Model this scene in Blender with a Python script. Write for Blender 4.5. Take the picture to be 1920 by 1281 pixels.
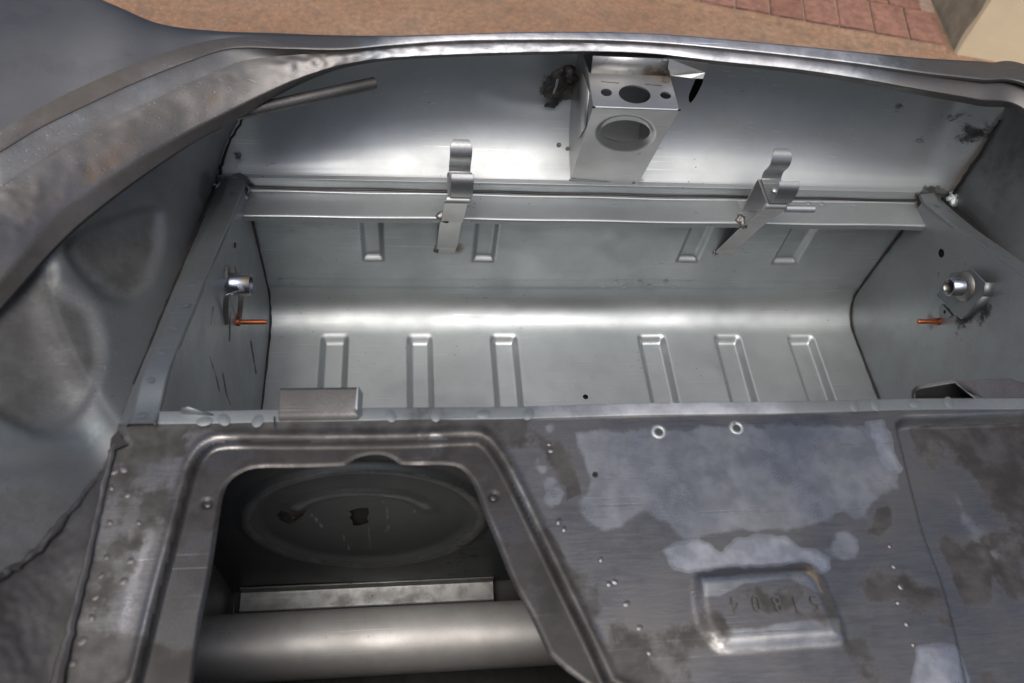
import bpy, math, random
import numpy as np
from mathutils import Vector, Matrix

random.seed(4); RNG = np.random.default_rng(7)
SC = bpy.context.scene
COL = SC.collection
for o in list(bpy.data.objects): bpy.data.objects.remove(o)

# ------------------------------------------------------------------ camera
S = 0.9            # metres per layout unit (camera height above the luggage floor)
CZ = 1.45          # camera height above the ground
FPX, IW, IH = 1500.0, 1920.0, 1281.0
RW = np.array([[0.991258480343768, 0.004808602506937182, -0.13184651109716194],
               [-0.07863183157987175, 0.8239884290329904, -0.561123964808258],
               [0.10594177744855168, 0.5665862212952895, 0.8171636272065509]])
cam = bpy.data.cameras.new('camera'); camo = bpy.data.objects.new('camera', cam); COL.objects.link(camo)
cam.sensor_width = 36; cam.lens = FPX / IW * 36; cam.clip_start = 0.02; cam.clip_end = 400
M4 = Matrix.Identity(4)
for i in range(3):
    for j in range(3): M4[i][j] = float(RW[i, j])
M4[2][3] = CZ
camo.matrix_world = M4
SC.camera = camo
fwd = -RW[:, 2]
cam.dof.use_dof = True
cam.dof.focus_distance = float(np.dot(fwd, np.array([.28, .66, -.76]) * S))
cam.dof.aperture_fstop = 7.0

# ------------------------------------------------------------------ sky, sun, exposure
SUN_EL, SUN_AZ = 69.0, 204.0     # degrees; azimuth clockwise from +Y
w = bpy.data.worlds.new('World'); SC.world = w; w.use_nodes = True
nt = w.node_tree; nt.nodes.clear()
sky = nt.nodes.new('ShaderNodeTexSky'); sky.sky_type = 'NISHITA'; sky.sun_disc = False
sky.sun_elevation = math.radians(SUN_EL); sky.sun_rotation = math.radians(SUN_AZ)
sky.air_density = 1.0; sky.dust_density = 6.0; sky.ozone_density = 1.0
bg = nt.nodes.new('ShaderNodeBackground'); bg.inputs[1].default_value = 0.07
wo = nt.nodes.new('ShaderNodeOutputWorld')
nt.links.new(sky.outputs[0], bg.inputs[0]); nt.links.new(bg.outputs[0], wo.inputs[0])
sl = bpy.data.lights.new('sun', 'SUN'); sl.energy = 1.5; sl.angle = math.radians(46); sl.color = (1, .98, .955)
so = bpy.data.objects.new('sun', sl); COL.objects.link(so)
_e, _a = math.radians(SUN_EL), math.radians(SUN_AZ)
sdir = Vector((math.sin(_a) * math.cos(_e), math.cos(_a) * math.cos(_e), math.sin(_e)))
so.rotation_euler = sdir.to_track_quat('Z', 'Y').to_euler(); so.location = sdir * 8
SC.view_settings.view_transform = 'Standard'; SC.view_settings.look = 'None'
SC.view_settings.gamma = 1; SC.view_settings.use_curve_mapping = False
SC.view_settings.exposure = 0.52
SC.render.resolution_x, SC.render.resolution_y = 1024, 683

# ------------------------------------------------------------------ layout helpers
def Wd(x, y, d): return np.array([x * S, y * S, CZ - d * S])
def ray(px, py): return RW @ np.array([(px - IW / 2) / FPX, -(py - IH / 2) / FPX, -1.0])
ORG = np.array([0, 0, CZ])
def P(px, py, d):                 # point at depth d (layout units under the lens height)
    r = ray(px, py); return ORG + r * (d * S / -r[2])
def PX(px, py, x):
    r = ray(px, py); return ORG + r * (x * S / r[0])
def PY(px, py, y):
    r = ray(px, py); return ORG + r * (y * S / r[1])
def pix(V):
    c = (np.asarray(V).reshape(-1, 3) - ORG) @ RW
    return np.stack([IW / 2 + FPX * c[:, 0] / -c[:, 2], IH / 2 - FPX * c[:, 1] / -c[:, 2]], 1)
def sdf(p, poly):                 # + inside, pixels
    p = np.asarray(p, float); a = np.asarray(poly, float); b = np.roll(a, -1, 0)
    best = np.full(len(p), 1e9); ins = np.zeros(len(p), bool)
    for (ax, ay), (bx, by) in zip(a, b):
        dx, dy = bx - ax, by - ay
        t = np.clip(((p[:, 0] - ax) * dx + (p[:, 1] - ay) * dy) / (dx * dx + dy * dy + 1e-9), 0, 1)
        best = np.minimum(best, np.hypot(p[:, 0] - ax - t * dx, p[:, 1] - ay - t * dy))
        if ay != by:
            c = ((ay > p[:, 1]) != (by > p[:, 1])) & (p[:, 0] < (bx - ax) * (p[:, 1] - ay) / (by - ay) + ax)
            ins ^= c
    return np.where(ins, best, -best)
def ldist(p, line):               # distance to an open polyline
    p = np.asarray(p, float); a = np.asarray(line, float); best = np.full(len(p), 1e9)
    for (ax, ay), (bx, by) in zip(a[:-1], a[1:]):
        dx, dy = bx - ax, by - ay
        t = np.clip(((p[:, 0] - ax) * dx + (p[:, 1] - ay) * dy) / (dx * dx + dy * dy + 1e-9), 0, 1)
        best = np.minimum(best, np.hypot(p[:, 0] - ax - t * dx, p[:, 1] - ay - t * dy))
    return best
def near_on(p, poly):
    p = np.asarray(p, float); a = np.asarray(poly, float); b = np.roll(a, -1, 0)
    best = np.full(len(p), 1e9); q = p.copy()
    for (ax, ay), (bx, by) in zip(a, b):
        dx, dy = bx - ax, by - ay
        t = np.clip(((p[:, 0] - ax) * dx + (p[:, 1] - ay) * dy) / (dx * dx + dy * dy + 1e-9), 0, 1)
        X, Y = ax + t * dx, ay + t * dy; d = np.hypot(p[:, 0] - X, p[:, 1] - Y)
        m = d < best; best[m] = d[m]; q[m, 0] = X[m]; q[m, 1] = Y[m]
    return q
def smooth_poly(poly, n=6, closed=True):
    a = np.asarray(poly, float); N = len(a); out = []
    for i in range(N if closed else N - 1):
        if closed: p0, p1, p2, p3 = a[i - 1], a[i], a[(i + 1) % N], a[(i + 2) % N]
        else: p0, p1, p2, p3 = a[max(i - 1, 0)], a[i], a[i + 1], a[min(i + 2, N - 1)]
        for k in range(n):
            t = k / n
            out.append(.5 * (2 * p1 + (p2 - p0) * t + (2 * p0 - 5 * p1 + 4 * p2 - p3) * t * t + (3 * p1 - p0 - 3 * p2 + p3) * t ** 3))
    if not closed: out.append(a[-1])
    return np.array(out)
def ss(e0, e1, x):
    t = np.clip((x - e0) / (e1 - e0), 0, 1); return t * t * (3 - 2 * t)
def vnoise(p, scale, seed=0):     # 3-D value noise, -1..1
    q = np.asarray(p, float).reshape(-1, 3) * scale + seed * 17.31
    i = np.floor(q).astype(np.int64); f = q - i; f = f * f * (3 - 2 * f)
    def h(a):
        n = (a[:, 0] * 374761393 + a[:, 1] * 668265263 + a[:, 2] * 2147483647 + seed * 1274126177) & 0xffffffff
        n = ((n ^ (n >> 13)) * 1274126177) & 0xffffffff
        return ((n ^ (n >> 16)) & 0xffff) / 32767.5 - 1
    r = 0
    for dx in (0, 1):
        for dy in (0, 1):
            for dz in (0, 1):
                wgt = (f[:, 0] if dx else 1 - f[:, 0]) * (f[:, 1] if dy else 1 - f[:, 1]) * (f[:, 2] if dz else 1 - f[:, 2])
                r = r + wgt * h(i + np.array([dx, dy, dz]))
    return r

# ------------------------------------------------------------------ materials
def lk(nt, a, b): nt.links.new(a, b)
def steel(name, col, dark=None, rough=.38, metal=.92, blotch=.35, stain=(.05, .048, .045), polish_glare=(.62, .63, .65), bright=(.6, .61, .63),
          grain=.25, brush=0.0, bump=.12, speck=.4, bscale=7.0, scratch=.4, soft=.08, wave=.4):
    m = bpy.data.materials.new(name); m.use_nodes = True; nt = m.node_tree; N = nt.nodes
    b = N['Principled BSDF']; geo = N.new('ShaderNodeNewGeometry')
    dark = dark or tuple(c * .55 for c in col)
    def noise(sc, det=4, rgh=.55, vec=None):
        n = N.new('ShaderNodeTexNoise'); n.inputs['Scale'].default_value = sc; n.inputs['Detail'].default_value = det
        n.inputs['Roughness'].default_value = rgh; lk(nt, vec or geo.outputs['Position'], n.inputs['Vector']); return n.outputs['Fac']
    def ramp(x, a, bb, lo=0., hi=1.):
        r = N.new('ShaderNodeMapRange'); r.interpolation_type = 'SMOOTHSTEP'
        for k, v in zip(('From Min', 'From Max', 'To Min', 'To Max'), (a, bb, lo, hi)): r.inputs[k].default_value = v
        lk(nt, x, r.inputs['Value']); return r.outputs[0]
    def mixc(f, A, B):
        x = N.new('ShaderNodeMix'); x.data_type = 'RGBA'
        if isinstance(f, float): x.inputs[0].default_value = f
        else: lk(nt, f, x.inputs[0])
        for s, v in ((6, A), (7, B)):
            if isinstance(v, tuple): x.inputs[s].default_value = (*v, 1)
            else: lk(nt, v, x.inputs[s])
        return x.outputs[2]
    def math_(op, a, c=None):
        x = N.new('ShaderNodeMath'); x.operation = op
        for s, v in ((0, a), (1, c)):
            if v is None: continue
            if isinstance(v, (int, float)): x.inputs[s].default_value = v
            else: lk(nt, v, x.inputs[s])
        return x.outputs[0]
    def attr(nm):
        a = N.new('ShaderNodeAttribute'); a.attribute_name = nm; return a.outputs['Fac']
    n1 = noise(bscale, 4, .6); n2 = noise(55, 3, .6); n3 = noise(900, 1, .5); nm = noise(11, 1); ne = noise(40, 5, .7)
    c = mixc(ramp(n1, .40, .70, 0, blotch), col, dark)
    c = mixc(ramp(n2, .45, .75, 0, blotch * .5), c, dark)
    c = mixc(ramp(n3, .42, .72, 0, grain), c, dark)
    # tiny dark specks
    v = N.new('ShaderNodeTexVoronoi'); v.inputs['Scale'].default_value = 85; lk(nt, geo.outputs['Position'], v.inputs['Vector'])
    sp = math_('MULTIPLY', ramp(v.outputs['Distance'], .05, .11, 1, 0), ramp(nm, .54, .62, 0, speck))
    c = mixc(sp, c, tuple(k * .22 for k in col))
    for rz, sc in ((.5, 16), (-.9, 12)):
        mp = N.new('ShaderNodeMapping'); mp.inputs['Scale'].default_value = (1, 7, 5); mp.inputs['Rotation'].default_value = (.3, rz, rz)
        lk(nt, geo.outputs['Position'], mp.inputs['Vector'])
        vv = N.new('ShaderNodeTexVoronoi'); vv.inputs['Scale'].default_value = sc; lk(nt, mp.outputs[0], vv.inputs['Vector'])
        tick = math_('MULTIPLY', ramp(vv.outputs['Distance'], .03, .07, 1, 0), ramp(nm, .48, .58, 0, speck * .8))
        c = mixc(tick, c, tuple(k * .35 for k in col))
    scr = None
    for rz, ry in ((.35, .1), (-.75, .5), (1.25, -.3)):
        mp = N.new('ShaderNodeMapping'); mp.inputs['Scale'].default_value = (1, 90, 90); mp.inputs['Rotation'].default_value = (.2, ry, rz)
        lk(nt, geo.outputs['Position'], mp.inputs['Vector'])
        k = math_('MULTIPLY', ramp(noise(5.5, 1, .5, mp.outputs[0]), .70, .76), ramp(nm, .42, .60))
        scr = k if scr is None else math_('MAXIMUM', scr, k)
    c = mixc(math_('MULTIPLY', scr, scratch), c, tuple(min(1, k * 1.5) for k in col))
    if brush > 0:
        mp = N.new('ShaderNodeMapping'); mp.inputs['Scale'].default_value = (1, 16, 8); mp.inputs['Rotation'].default_value = (0, 0, .3)
        lk(nt, geo.outputs['Position'], mp.inputs['Vector'])
        c = mixc(ramp(noise(45, 3, .7, mp.outputs[0]), .36, .66, 0, .75 * brush), c, dark)
        c = mixc(ramp(nm, .45, .7, 0, .30), c, (dark[0] * 1.3, dark[1] * 1.26, dark[2] * 1.22))
    edge = math_('MULTIPLY', math_('SUBTRACT', ne, .5), 1.1)
    edge2 = math_('MULTIPLY', math_('SUBTRACT', ne, .5), .6)
    pa = attr('polish_glare'); ps = ramp(math_('ADD', pa, math_('MULTIPLY', edge2, ramp(pa, 0, .1))), .5 - soft * .6, .5 + soft * .6)
    c = mixc(ps, c, mixc(ramp(n2, .35, .65), polish_glare, tuple(k * .78 for k in polish_glare)))
    c = mixc(ramp(math_('ADD', pa, math_('MULTIPLY', edge2, ramp(pa, 0, .1))), .86 - soft, .90 + soft * .6), c, mixc(ramp(n2, .35, .65), bright, tuple(k * .72 for k in bright)))
    sa = attr('stain'); st = ramp(math_('ADD', sa, math_('MULTIPLY', edge, ramp(sa, 0, .1))), .5 - soft, .5 + soft)
    c = mixc(math_('MULTIPLY', st, ramp(n2, .3, .75, 1, .65)), c, stain)
    ra = attr('rust'); rs = ramp(math_('ADD', ra, math_('MULTIPLY', edge, ramp(ra, 0, .1))), .3, .7, 0, .85)
    c = mixc(rs, c, (.15, .105, .075))
    lk(nt, c, b.inputs['Base Color'])
    r = ramp(n1, .3, .7, rough - .07, rough + .09)
    r = math_('ADD', r, ramp(n3, .3, .7, -.01, .015)); r = math_('ADD', r, math_('MULTIPLY', st, .14))
    r = math_('SUBTRACT', r, math_('MULTIPLY', ps, .04))
    r = math_('SUBTRACT', r, math_('MULTIPLY', scr, .10)); lk(nt, r, b.inputs['Roughness'])
    mt = math_('SUBTRACT', metal, math_('MULTIPLY', math_('MAXIMUM', math_('MULTIPLY', st, .5), rs), .45)); lk(nt, mt, b.inputs['Metallic'])
    bp = N.new('ShaderNodeBump'); bp.inputs['Strength'].default_value = bump; bp.inputs['Distance'].default_value = .0006
    h = math_('ADD', math_('ADD', math_('MULTIPLY', n2, .35), math_('MULTIPLY', nm, wave)), math_('SUBTRACT', math_('MULTIPLY', n3, .12), math_('MULTIPLY', scr, .5)))
    if brush > 0:
        mp = N.new('ShaderNodeMapping'); mp.inputs['Scale'].default_value = (1, 14, 8); mp.inputs['Rotation'].default_value = (0, 0, .25)
        lk(nt, geo.outputs['Position'], mp.inputs['Vector'])
        nb = noise(110, 2, .7, mp.outputs[0]); h = math_('ADD', h, math_('MULTIPLY', nb, brush))
    lk(nt, h, bp.inputs['Height']); lk(nt, bp.outputs[0], b.inputs['Normal'])
    return m
def plain(name, col, rough=.6, metal=0.0, var=.25, scale=25.0, bump=.2):
    m = bpy.data.materials.new(name); m.use_nodes = True; nt = m.node_tree; N = nt.nodes; b = N['Principled BSDF']
    geo = N.new('ShaderNodeNewGeometry'); n = N.new('ShaderNodeTexNoise'); n.inputs['Scale'].default_value = scale; n.inputs['Detail'].default_value = 8
    n.inputs['Roughness'].default_value = .65
    lk(nt, geo.outputs['Position'], n.inputs['Vector'])
    r = N.new('ShaderNodeValToRGB'); r.color_ramp.elements[0].position = .3; r.color_ramp.elements[1].position = .72
    r.color_ramp.elements[0].color = (*[k * (1 - var) for k in col], 1); r.color_ramp.elements[1].color = (*[min(1, k * (1 + var)) for k in col], 1)
    lk(nt, n.outputs['Fac'], r.inputs[0]); lk(nt, r.outputs[0], b.inputs['Base Color'])
    b.inputs['Roughness'].default_value = rough; b.inputs['Metallic'].default_value = metal
    bp = N.new('ShaderNodeBump'); bp.inputs['Strength'].default_value = bump; bp.inputs['Distance'].default_value = .002
    lk(nt, n.outputs['Fac'], bp.inputs['Height']); lk(nt, bp.outputs[0], b.inputs['Normal'])
    return m
M = {}
M['zinc'] = steel('zinc_steel', (.465, .495, .505), (.345, .368, .376), wave=1.6, rough=.46, metal=.86, blotch=.5, speck=.8)
M['nose'] = steel('nose_steel', (.475, .50, .51), (.37, .388, .395), wave=1.6, rough=.49, metal=.82, blotch=.5, speck=.7, bscale=5)
M['side'] = steel('side_steel', (.37, .39, .40), (.27, .28, .285), rough=.46, metal=.80, blotch=.6, speck=.9)
M['strip'] = steel('flange_steel', (.265, .288, .295), (.19, .203, .208), soft=.30, rough=.45, metal=.8, blotch=.6)
M['deck'] = steel('deck_steel', (.255, .252, .25), (.165, .16, .157), rough=.34, metal=.96, blotch=.6, brush=.9, bump=.2, polish_glare=(.44, .44, .435), bright=(.60, .605, .615), stain=(.06, .056, .053), grain=.45, bscale=11, speck=.3, soft=.13)
M['frame'] = steel('hatch_frame_steel', (.15, .147, .147), (.055, .052, .05), rough=.32, metal=.95, blotch=.7, bump=.22, grain=.55, polish_glare=(.42, .42, .43), stain=(.045, .042, .04), bscale=12, soft=.2)
M['rough'] = steel('rough_steel', (.17, .165, .165), (.085, .08, .078), soft=.30, rough=.50, metal=.8, blotch=.8, bump=.6, grain=.6, stain=(.045, .043, .042), polish_glare=(.25, .265, .29))
M['rim'] = steel('rim_steel', (.185, .18, .18), (.12, .113, .108), soft=.30, rough=.44, blotch=.6, bump=.35, brush=.3, stain=(.10, .09, .083), polish_glare=(.215, .235, .25), bright=(.62, .62, .64))
M['skin'] = steel('skin_steel', (.135, .14, .15), (.11, .114, .122), soft=.30, rough=.46, blotch=.4, brush=.3, bscale=4, stain=(.085, .088, .094), polish_glare=(.155, .168, .18), bright=(.42, .43, .46))
M['fender'] = steel('inner_fender_steel', (.235, .245, .25), (.155, .158, .158), soft=.30, rough=.55, metal=.85, blotch=.6, stain=(.10, .097, .094), polish_glare=(.215, .245, .255), bscale=5)
M['bracket'] = steel('bracket_steel', (.44, .44, .435), (.33, .33, .325), rough=.42, metal=.85, blotch=.5, stain=(.12, .09, .06))
M['clip'] = steel('spring_steel', (.37, .38, .385), (.24, .245, .25), rough=.46, blotch=.5, bump=.6, grain=.6)
M['dark'] = steel('bulkhead_steel', (.155, .165, .17), (.10, .105, .108), rough=.5, blotch=.5, metal=.8, polish_glare=(.27, .28, .285))
M['tube'] = steel('tube_steel', (.74, .73, .715), (.46, .445, .43), rough=.50, metal=.65, blotch=.6)
M['dirty'] = steel('dirty_ledge', (.34, .35, .35), (.16, .15, .14), rough=.5, metal=.8, blotch=.5, bscale=45, speck=1.0)
M['weld'] = steel('weld_bead', (.42, .42, .42), (.16, .14, .12), rough=.45, blotch=.9, bump=.9, grain=.5)
M['burnt'] = steel('burnt_metal', (.055, .05, .046), (.02, .018, .017), rough=.5, blotch=.8, bump=.9, metal=.6)
M['blued'] = steel('heat_blued_steel', (.33, .38, .47), (.30, .24, .14), rough=.32, blotch=.9, bscale=60, speck=0)
M['copper'] = plain('copper_stud', (.42, .125, .055), .45, .8, .3, 300)
M['black'] = plain('black_void', (.012, .012, .012), .9)
M['ink'] = plain('stamped_groove', (.05, .048, .046), .6, .3)
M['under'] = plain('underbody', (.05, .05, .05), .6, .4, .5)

# ------------------------------------------------------------------ mesh helpers
def link(o, parent=None):
    COL.objects.link(o)
    if parent is not None:
        o.parent = parent; o.matrix_parent_inverse = Matrix.Translation(-ploc(parent))
    return o
def ploc(o):
    v = Vector(o.location)
    if o.parent: v = v  # children are authored in world space with identity world matrices
    return v if o.type == 'EMPTY' else Vector((0, 0, 0))
def mk(name, V, F, mat, parent=None, smooth=True, attrs=None, normals=None, bevel=0, solid=0, angle=None):
    me = bpy.data.meshes.new(name)
    me.from_pydata([tuple(map(float, v)) for v in V], [], [tuple(map(int, f)) for f in F]); me.update()
    o = bpy.data.objects.new(name, me); me.materials.append(M[mat] if isinstance(mat, str) else mat)
    if smooth: me.shade_smooth()
    if angle: 
        try: me.set_sharp_from_angle(angle=math.radians(angle))
        except Exception: pass
    for k, a in (attrs or {}).items():
        at = me.attributes.new(k, 'FLOAT', 'POINT'); at.data.foreach_set('value', np.asarray(a, np.float32))
    if normals is not None: me.normals_split_custom_set_from_vertices([tuple(map(float, n)) for n in normals])
    if solid:
        md = o.modifiers.new('solid', 'SOLIDIFY'); md.thickness = solid; md.offset = 0
    if bevel:
        md = o.modifiers.new('bevel', 'BEVEL'); md.width = bevel; md.segments = 2; md.limit_method = 'ANGLE'; md.angle_limit = math.radians(35)
    link(o, parent); return o
def gridfaces(nu, nv):
    i = np.arange(nu * nv).reshape(nu, nv)
    return np.stack([i[:-1, :-1], i[1:, :-1], i[1:, 1:], i[:-1, 1:]], -1).reshape(-1, 4)
def vnorm(V, F):
    n = np.zeros_like(V); a, b, c, d = (V[F[:, k]] for k in range(4))
    fn = np.cross(c - a, d - b)
    for k in range(4): np.add.at(n, F[:, k], fn)
    return n / (np.linalg.norm(n, axis=1, keepdims=True) + 1e-12)
def sheet(name, V, mat, parent, holes=(), parts=(), attrs=None, proj=None, lips=0):
    """V: nu x nv x 3 grid. holes: outlines (in proj coordinates) cut clean through. parts: (name, outline, material) pieces split off as children."""
    nu, nv = V.shape[:2]; V = V.reshape(-1, 3).copy(); F = gridfaces(nu, nv)
    N0 = vnorm(V, F)
    if np.sum(N0 * (ORG - V)) < 0: F = F[:, ::-1]; N0 = -N0        # the good side faces the open compartment
    proj = proj or pix; uv = proj(V)
    lipmesh = []
    for hole in holes:
        c = uv[F].mean(1); keep = sdf(c, hole) < 0
        gone = F[~keep]; F = F[keep]
        bv = np.intersect1d(np.unique(gone), np.unique(F))
        tgt = near_on(uv[bv], hole); d = tgt - uv[bv]
        # solve for the move in the sheet using the local uv gradient
        eps = 1e-4; n = N0[bv]
        t1 = np.cross(n, np.array([.3, .5, .81])); t1 /= np.linalg.norm(t1, axis=1, keepdims=True); t2 = np.cross(n, t1)
        g1 = (proj(V[bv] + t1 * eps) - uv[bv]) / eps; g2 = (proj(V[bv] + t2 * eps) - uv[bv]) / eps
        det = g1[:, 0] * g2[:, 1] - g1[:, 1] * g2[:, 0]
        a = (d[:, 0] * g2[:, 1] - d[:, 1] * g2[:, 0]) / det; b = (g1[:, 0] * d[:, 1] - g1[:, 1] * d[:, 0]) / det
        V[bv] += t1 * a[:, None] + t2 * b[:, None]; uv = proj(V)
    Nn = vnorm(V, F)
    if lips and holes:   # turned-down edge round every hole
        e = {}
        for f in F:
            for k in range(4):
                a, b = int(f[k]), int(f[(k + 1) % 4]); e[(a, b)] = 1
        be = [(a, b) for (a, b) in e if (b, a) not in e]
        # only edges on the holes
        ok = np.zeros(len(V), bool)
        for hole in holes: ok |= np.abs(sdf(uv, hole)) < 1.2
        be = [(a, b) for a, b in be if ok[a] and ok[b]]
        ids = sorted({i for ed in be for i in ed}); mp = {i: k for k, i in enumerate(ids)}; n = len(ids)
        LV = []; 
        hc = [np.mean(h, 0) for h in holes]
        for lev, (dn, inn) in enumerate(((0, 0), (.3, .75), (1.0, 1.0), (2.6, 1.0))):
            for i in ids:
                LV.append(V[i] - Nn[i] * lips * dn)
        LF = []
        for lev in range(3):
            for a, b in be:
                a1, b1 = mp[a] + lev * n, mp[b] + lev * n
                LF.append((b1, a1, a1 + n, b1 + n))
        lipmesh = (LV, LF)
    attrs = attrs or {}
    if callable(attrs): attrs = attrs(uv, V)
    fid = np.zeros(len(F), int)
    if parts:
        c = uv[F].mean(1)
        for k, (pn, outline, pm) in enumerate(parts): fid[sdf(c, outline) > 0] = k + 1
    objs = []
    for k in range(len(parts) + 1):
        f = F[fid == k]
        if not len(f): objs.append(None); continue
        u, inv = np.unique(f, return_inverse=True); inv = inv.reshape(f.shape)
        o = mk(name if k == 0 else parts[k - 1][0], V[u], inv, mat if k == 0 else (parts[k - 1][2] or mat),
               parent if k == 0 else objs[0], attrs={a: v[u] for a, v in attrs.items()}, normals=Nn[u])
        objs.append(o)
    if lipmesh:
        mk('hole_lip', lipmesh[0], lipmesh[1], mat, objs[0])
    return objs
def tube(name, pts, r, mat, parent, n=14, caps=True, closed=False, hollow=0):
    pts = [np.asarray(p, float) for p in pts]; rs = r if isinstance(r, (list, tuple)) else [r] * len(pts); V = []; F = []; up = None
    for i, p in enumerate(pts):
        t = pts[min(i + 1, len(pts) - 1)] - pts[max(i - 1, 0)]; t = t / np.linalg.norm(t)
        if up is None: up = np.cross(t, [0.1, .9, .3])
        up = up - t * np.dot(up, t); up /= np.linalg.norm(up); s = np.cross(t, up)
        for k in range(n):
            a = 2 * math.pi * k / n; V.append(p + rs[i] * (math.cos(a) * up + math.sin(a) * s))
    for i in range(len(pts) - 1):
        for k in range(n):
            a, b = i * n + k, i * n + (k + 1) % n; F.append((a, b, b + n, a + n))
    if caps: F.append(tuple(range(n))[::-1]); F.append(tuple(range((len(pts) - 1) * n, len(pts) * n)))
    return mk(name, V, F, mat, parent, angle=40)
def pipe(name, a, b, ro, ri, mat, parent, n=24):
    a, b = np.asarray(a, float), np.asarray(b, float); t = (b - a) / np.linalg.norm(b - a)
    up = np.cross(t, [.1, .9, .3]); up /= np.linalg.norm(up); s = np.cross(t, up); V = []; F = []
    e = (ro - ri) * .25
    prof = [(a, ro), (b - t * e, ro), (b, ro - e), (b, ri + e), (b - t * e, ri), (a, ri)]
    for c, r in prof:
        for k in range(n):
            g = 2 * math.pi * k / n; V.append(c + r * (math.cos(g) * up + math.sin(g) * s))
    for i in range(len(prof) - 1):
        for k in range(n):
            x, y = i * n + k, i * n + (k + 1) % n; F.append((x, y, y + n, x + n))
    F.append(tuple(range((len(prof) - 1) * n, len(prof) * n)))
    return mk(name, V, F, mat, parent, angle=50)
def ribbon(name, prof, wv, th, mat, parent, bevel=.0004, attrs=None, taper=None):
    """strip of sheet metal: polyline prof (3-D), swept along +-wv/2, with thickness th."""
    pr = np.array(prof, float); wv = np.asarray(wv, float); n = len(pr); wn = wv / np.linalg.norm(wv)
    nor = []
    for i in range(n):
        d = []
        if i > 0: d.append((pr[i] - pr[i - 1]) / np.linalg.norm(pr[i] - pr[i - 1]))
        if i < n - 1: d.append((pr[i + 1] - pr[i]) / np.linalg.norm(pr[i + 1] - pr[i]))
        ns = [np.cross(x, wn) for x in d]; m = sum(ns); m /= np.linalg.norm(m); nor.append(m / max(.4, np.dot(m, ns[0])))
    V = []
    for i in range(n):
        k = 1 if taper is None else taper[i]
        for s, t in ((-.5, 0), (.5, 0), (.5, 1), (-.5, 1)): V.append(pr[i] + wv * s * k + nor[i] * th * t)
    F = []
    for i in range(n - 1):
        for k in range(4):
            a, b = i * 4 + k, i * 4 + (k + 1) % 4; F.append((a, b, b + 4, a + 4))
    F.append((3, 2, 1, 0)); F.append(tuple(range(4 * n - 4, 4 * n)))
    return mk(name, V, F, mat, parent, bevel=bevel, angle=30, attrs=attrs)
def bend(pts, r=.004, n=4):       # round the corners of a polyline
    pts = [np.asarray(p, float) for p in pts]; out = [pts[0]]
    for a, b, c in zip(pts[:-2], pts[1:-1], pts[2:]):
        u, v = a - b, c - b; lu, lv = np.linalg.norm(u), np.linalg.norm(v); k = min(r, lu * .45, lv * .45)
        p, q = b + u / lu * k, b + v / lv * k
        for t in np.linspace(0, 1, n): out.append((1 - t) ** 2 * p + 2 * t * (1 - t) * b + t * t * q)
    out.append(pts[-1]); return out
def prism(name, poly, off, mat, parent, bevel=.0005):
    a = [np.asarray(p, float) for p in poly]; n = len(a); V = a + [p + np.asarray(off) for p in a]
    F = [tuple(range(n))[::-1], tuple(range(n, 2 * n))] + [(i, (i + 1) % n, (i + 1) % n + n, i + n) for i in range(n)]
    return mk(name, V, F, mat, parent, smooth=True, bevel=bevel, angle=30)
_dome = {}
def dome(name, p, nrm, r, h, mat, parent, ring=False, asp=1.0, label=None):
    key = (mat, ring, round(h / r, 2))
    if key not in _dome:
        V = []; F = []; n = 14
        prof = [(1.0, 0), (.82, .3), (.55, .75), (.25, .97)] if not ring else [(1.0, 0), (.85, .8), (.68, 1.0), (.5, .6), (.42, -.5), (.2, -1.2)]
        for rr, hh in prof:
            for k in range(n):
                a = 2 * math.pi * k / n; V.append((rr * math.cos(a), rr * math.sin(a), hh * h / r))
        for i in range(len(prof) - 1):
            for k in range(n):
                x, y = i * n + k, i * n + (k + 1) % n; F.append((x, y, y + n, x + n))
        F.append(tuple(range((len(prof) - 1) * n, len(prof) * n)))
        me = bpy.data.meshes.new(name); me.from_pydata(V, [], F); me.shade_smooth(); me.materials.append(M[mat]); _dome[key] = me
    o = bpy.data.objects.new(name, _dome[key]); COL.objects.link(o)
    q = Vector(nrm).normalized().to_track_quat('Z', 'Y')
    mw = Matrix.LocRotScale(Vector(p), q @ Matrix.Rotation(random.uniform(0, 6), 3, 'Z').to_quaternion(), Vector((r * asp, r, r)))
    o.parent = parent; o.matrix_parent_inverse = Matrix.Identity(4)
    if parent is CAR: o.matrix_parent_inverse = Matrix.Translation(-Vector(CAR.location))
    o.matrix_basis = mw
    return o
def splash(name, c, n, r, mat, parent, seed=0, seg=22, h=.002, asp=1.0, tilt=(1, 0, 0)):
    """irregular lumpy patch of weld or slag lying on a surface"""
    n = np.asarray(n, float); n /= np.linalg.norm(n); t = np.asarray(tilt, float); t = t - n * np.dot(t, n); t /= np.linalg.norm(t); b = np.cross(n, t)
    rg = np.random.default_rng(seed); ph = rg.uniform(0, 6, 4); V = [np.asarray(c) + n * h]; F = []; rings = 6
    for j in range(1, rings + 1):
        for k in range(seg):
            a = 2 * math.pi * k / seg; f = 1 + .22 * math.sin(2 * a + ph[0]) + .16 * math.sin(3 * a + ph[1]) + .12 * math.sin(5 * a + ph[2]) + .06 * math.sin(9 * a + ph[3])
            rr = r * f * j / rings; hh = h * (1 - (j / rings) ** 2) + (h * .3 * rg.uniform(-1, 1) if j < rings else -h * .3)
            V.append(np.asarray(c) + t * math.cos(a) * rr * asp + b * math.sin(a) * rr + n * hh)
    for k in range(seg): F.append((0, 1 + k, 1 + (k + 1) % seg))
    for j in range(rings - 1):
        for k in range(seg):
            x, y = 1 + j * seg + k, 1 + j * seg + (k + 1) % seg; F.append((x, x + seg, y + seg, y))
    return mk(name, V, F, mat, parent)
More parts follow.
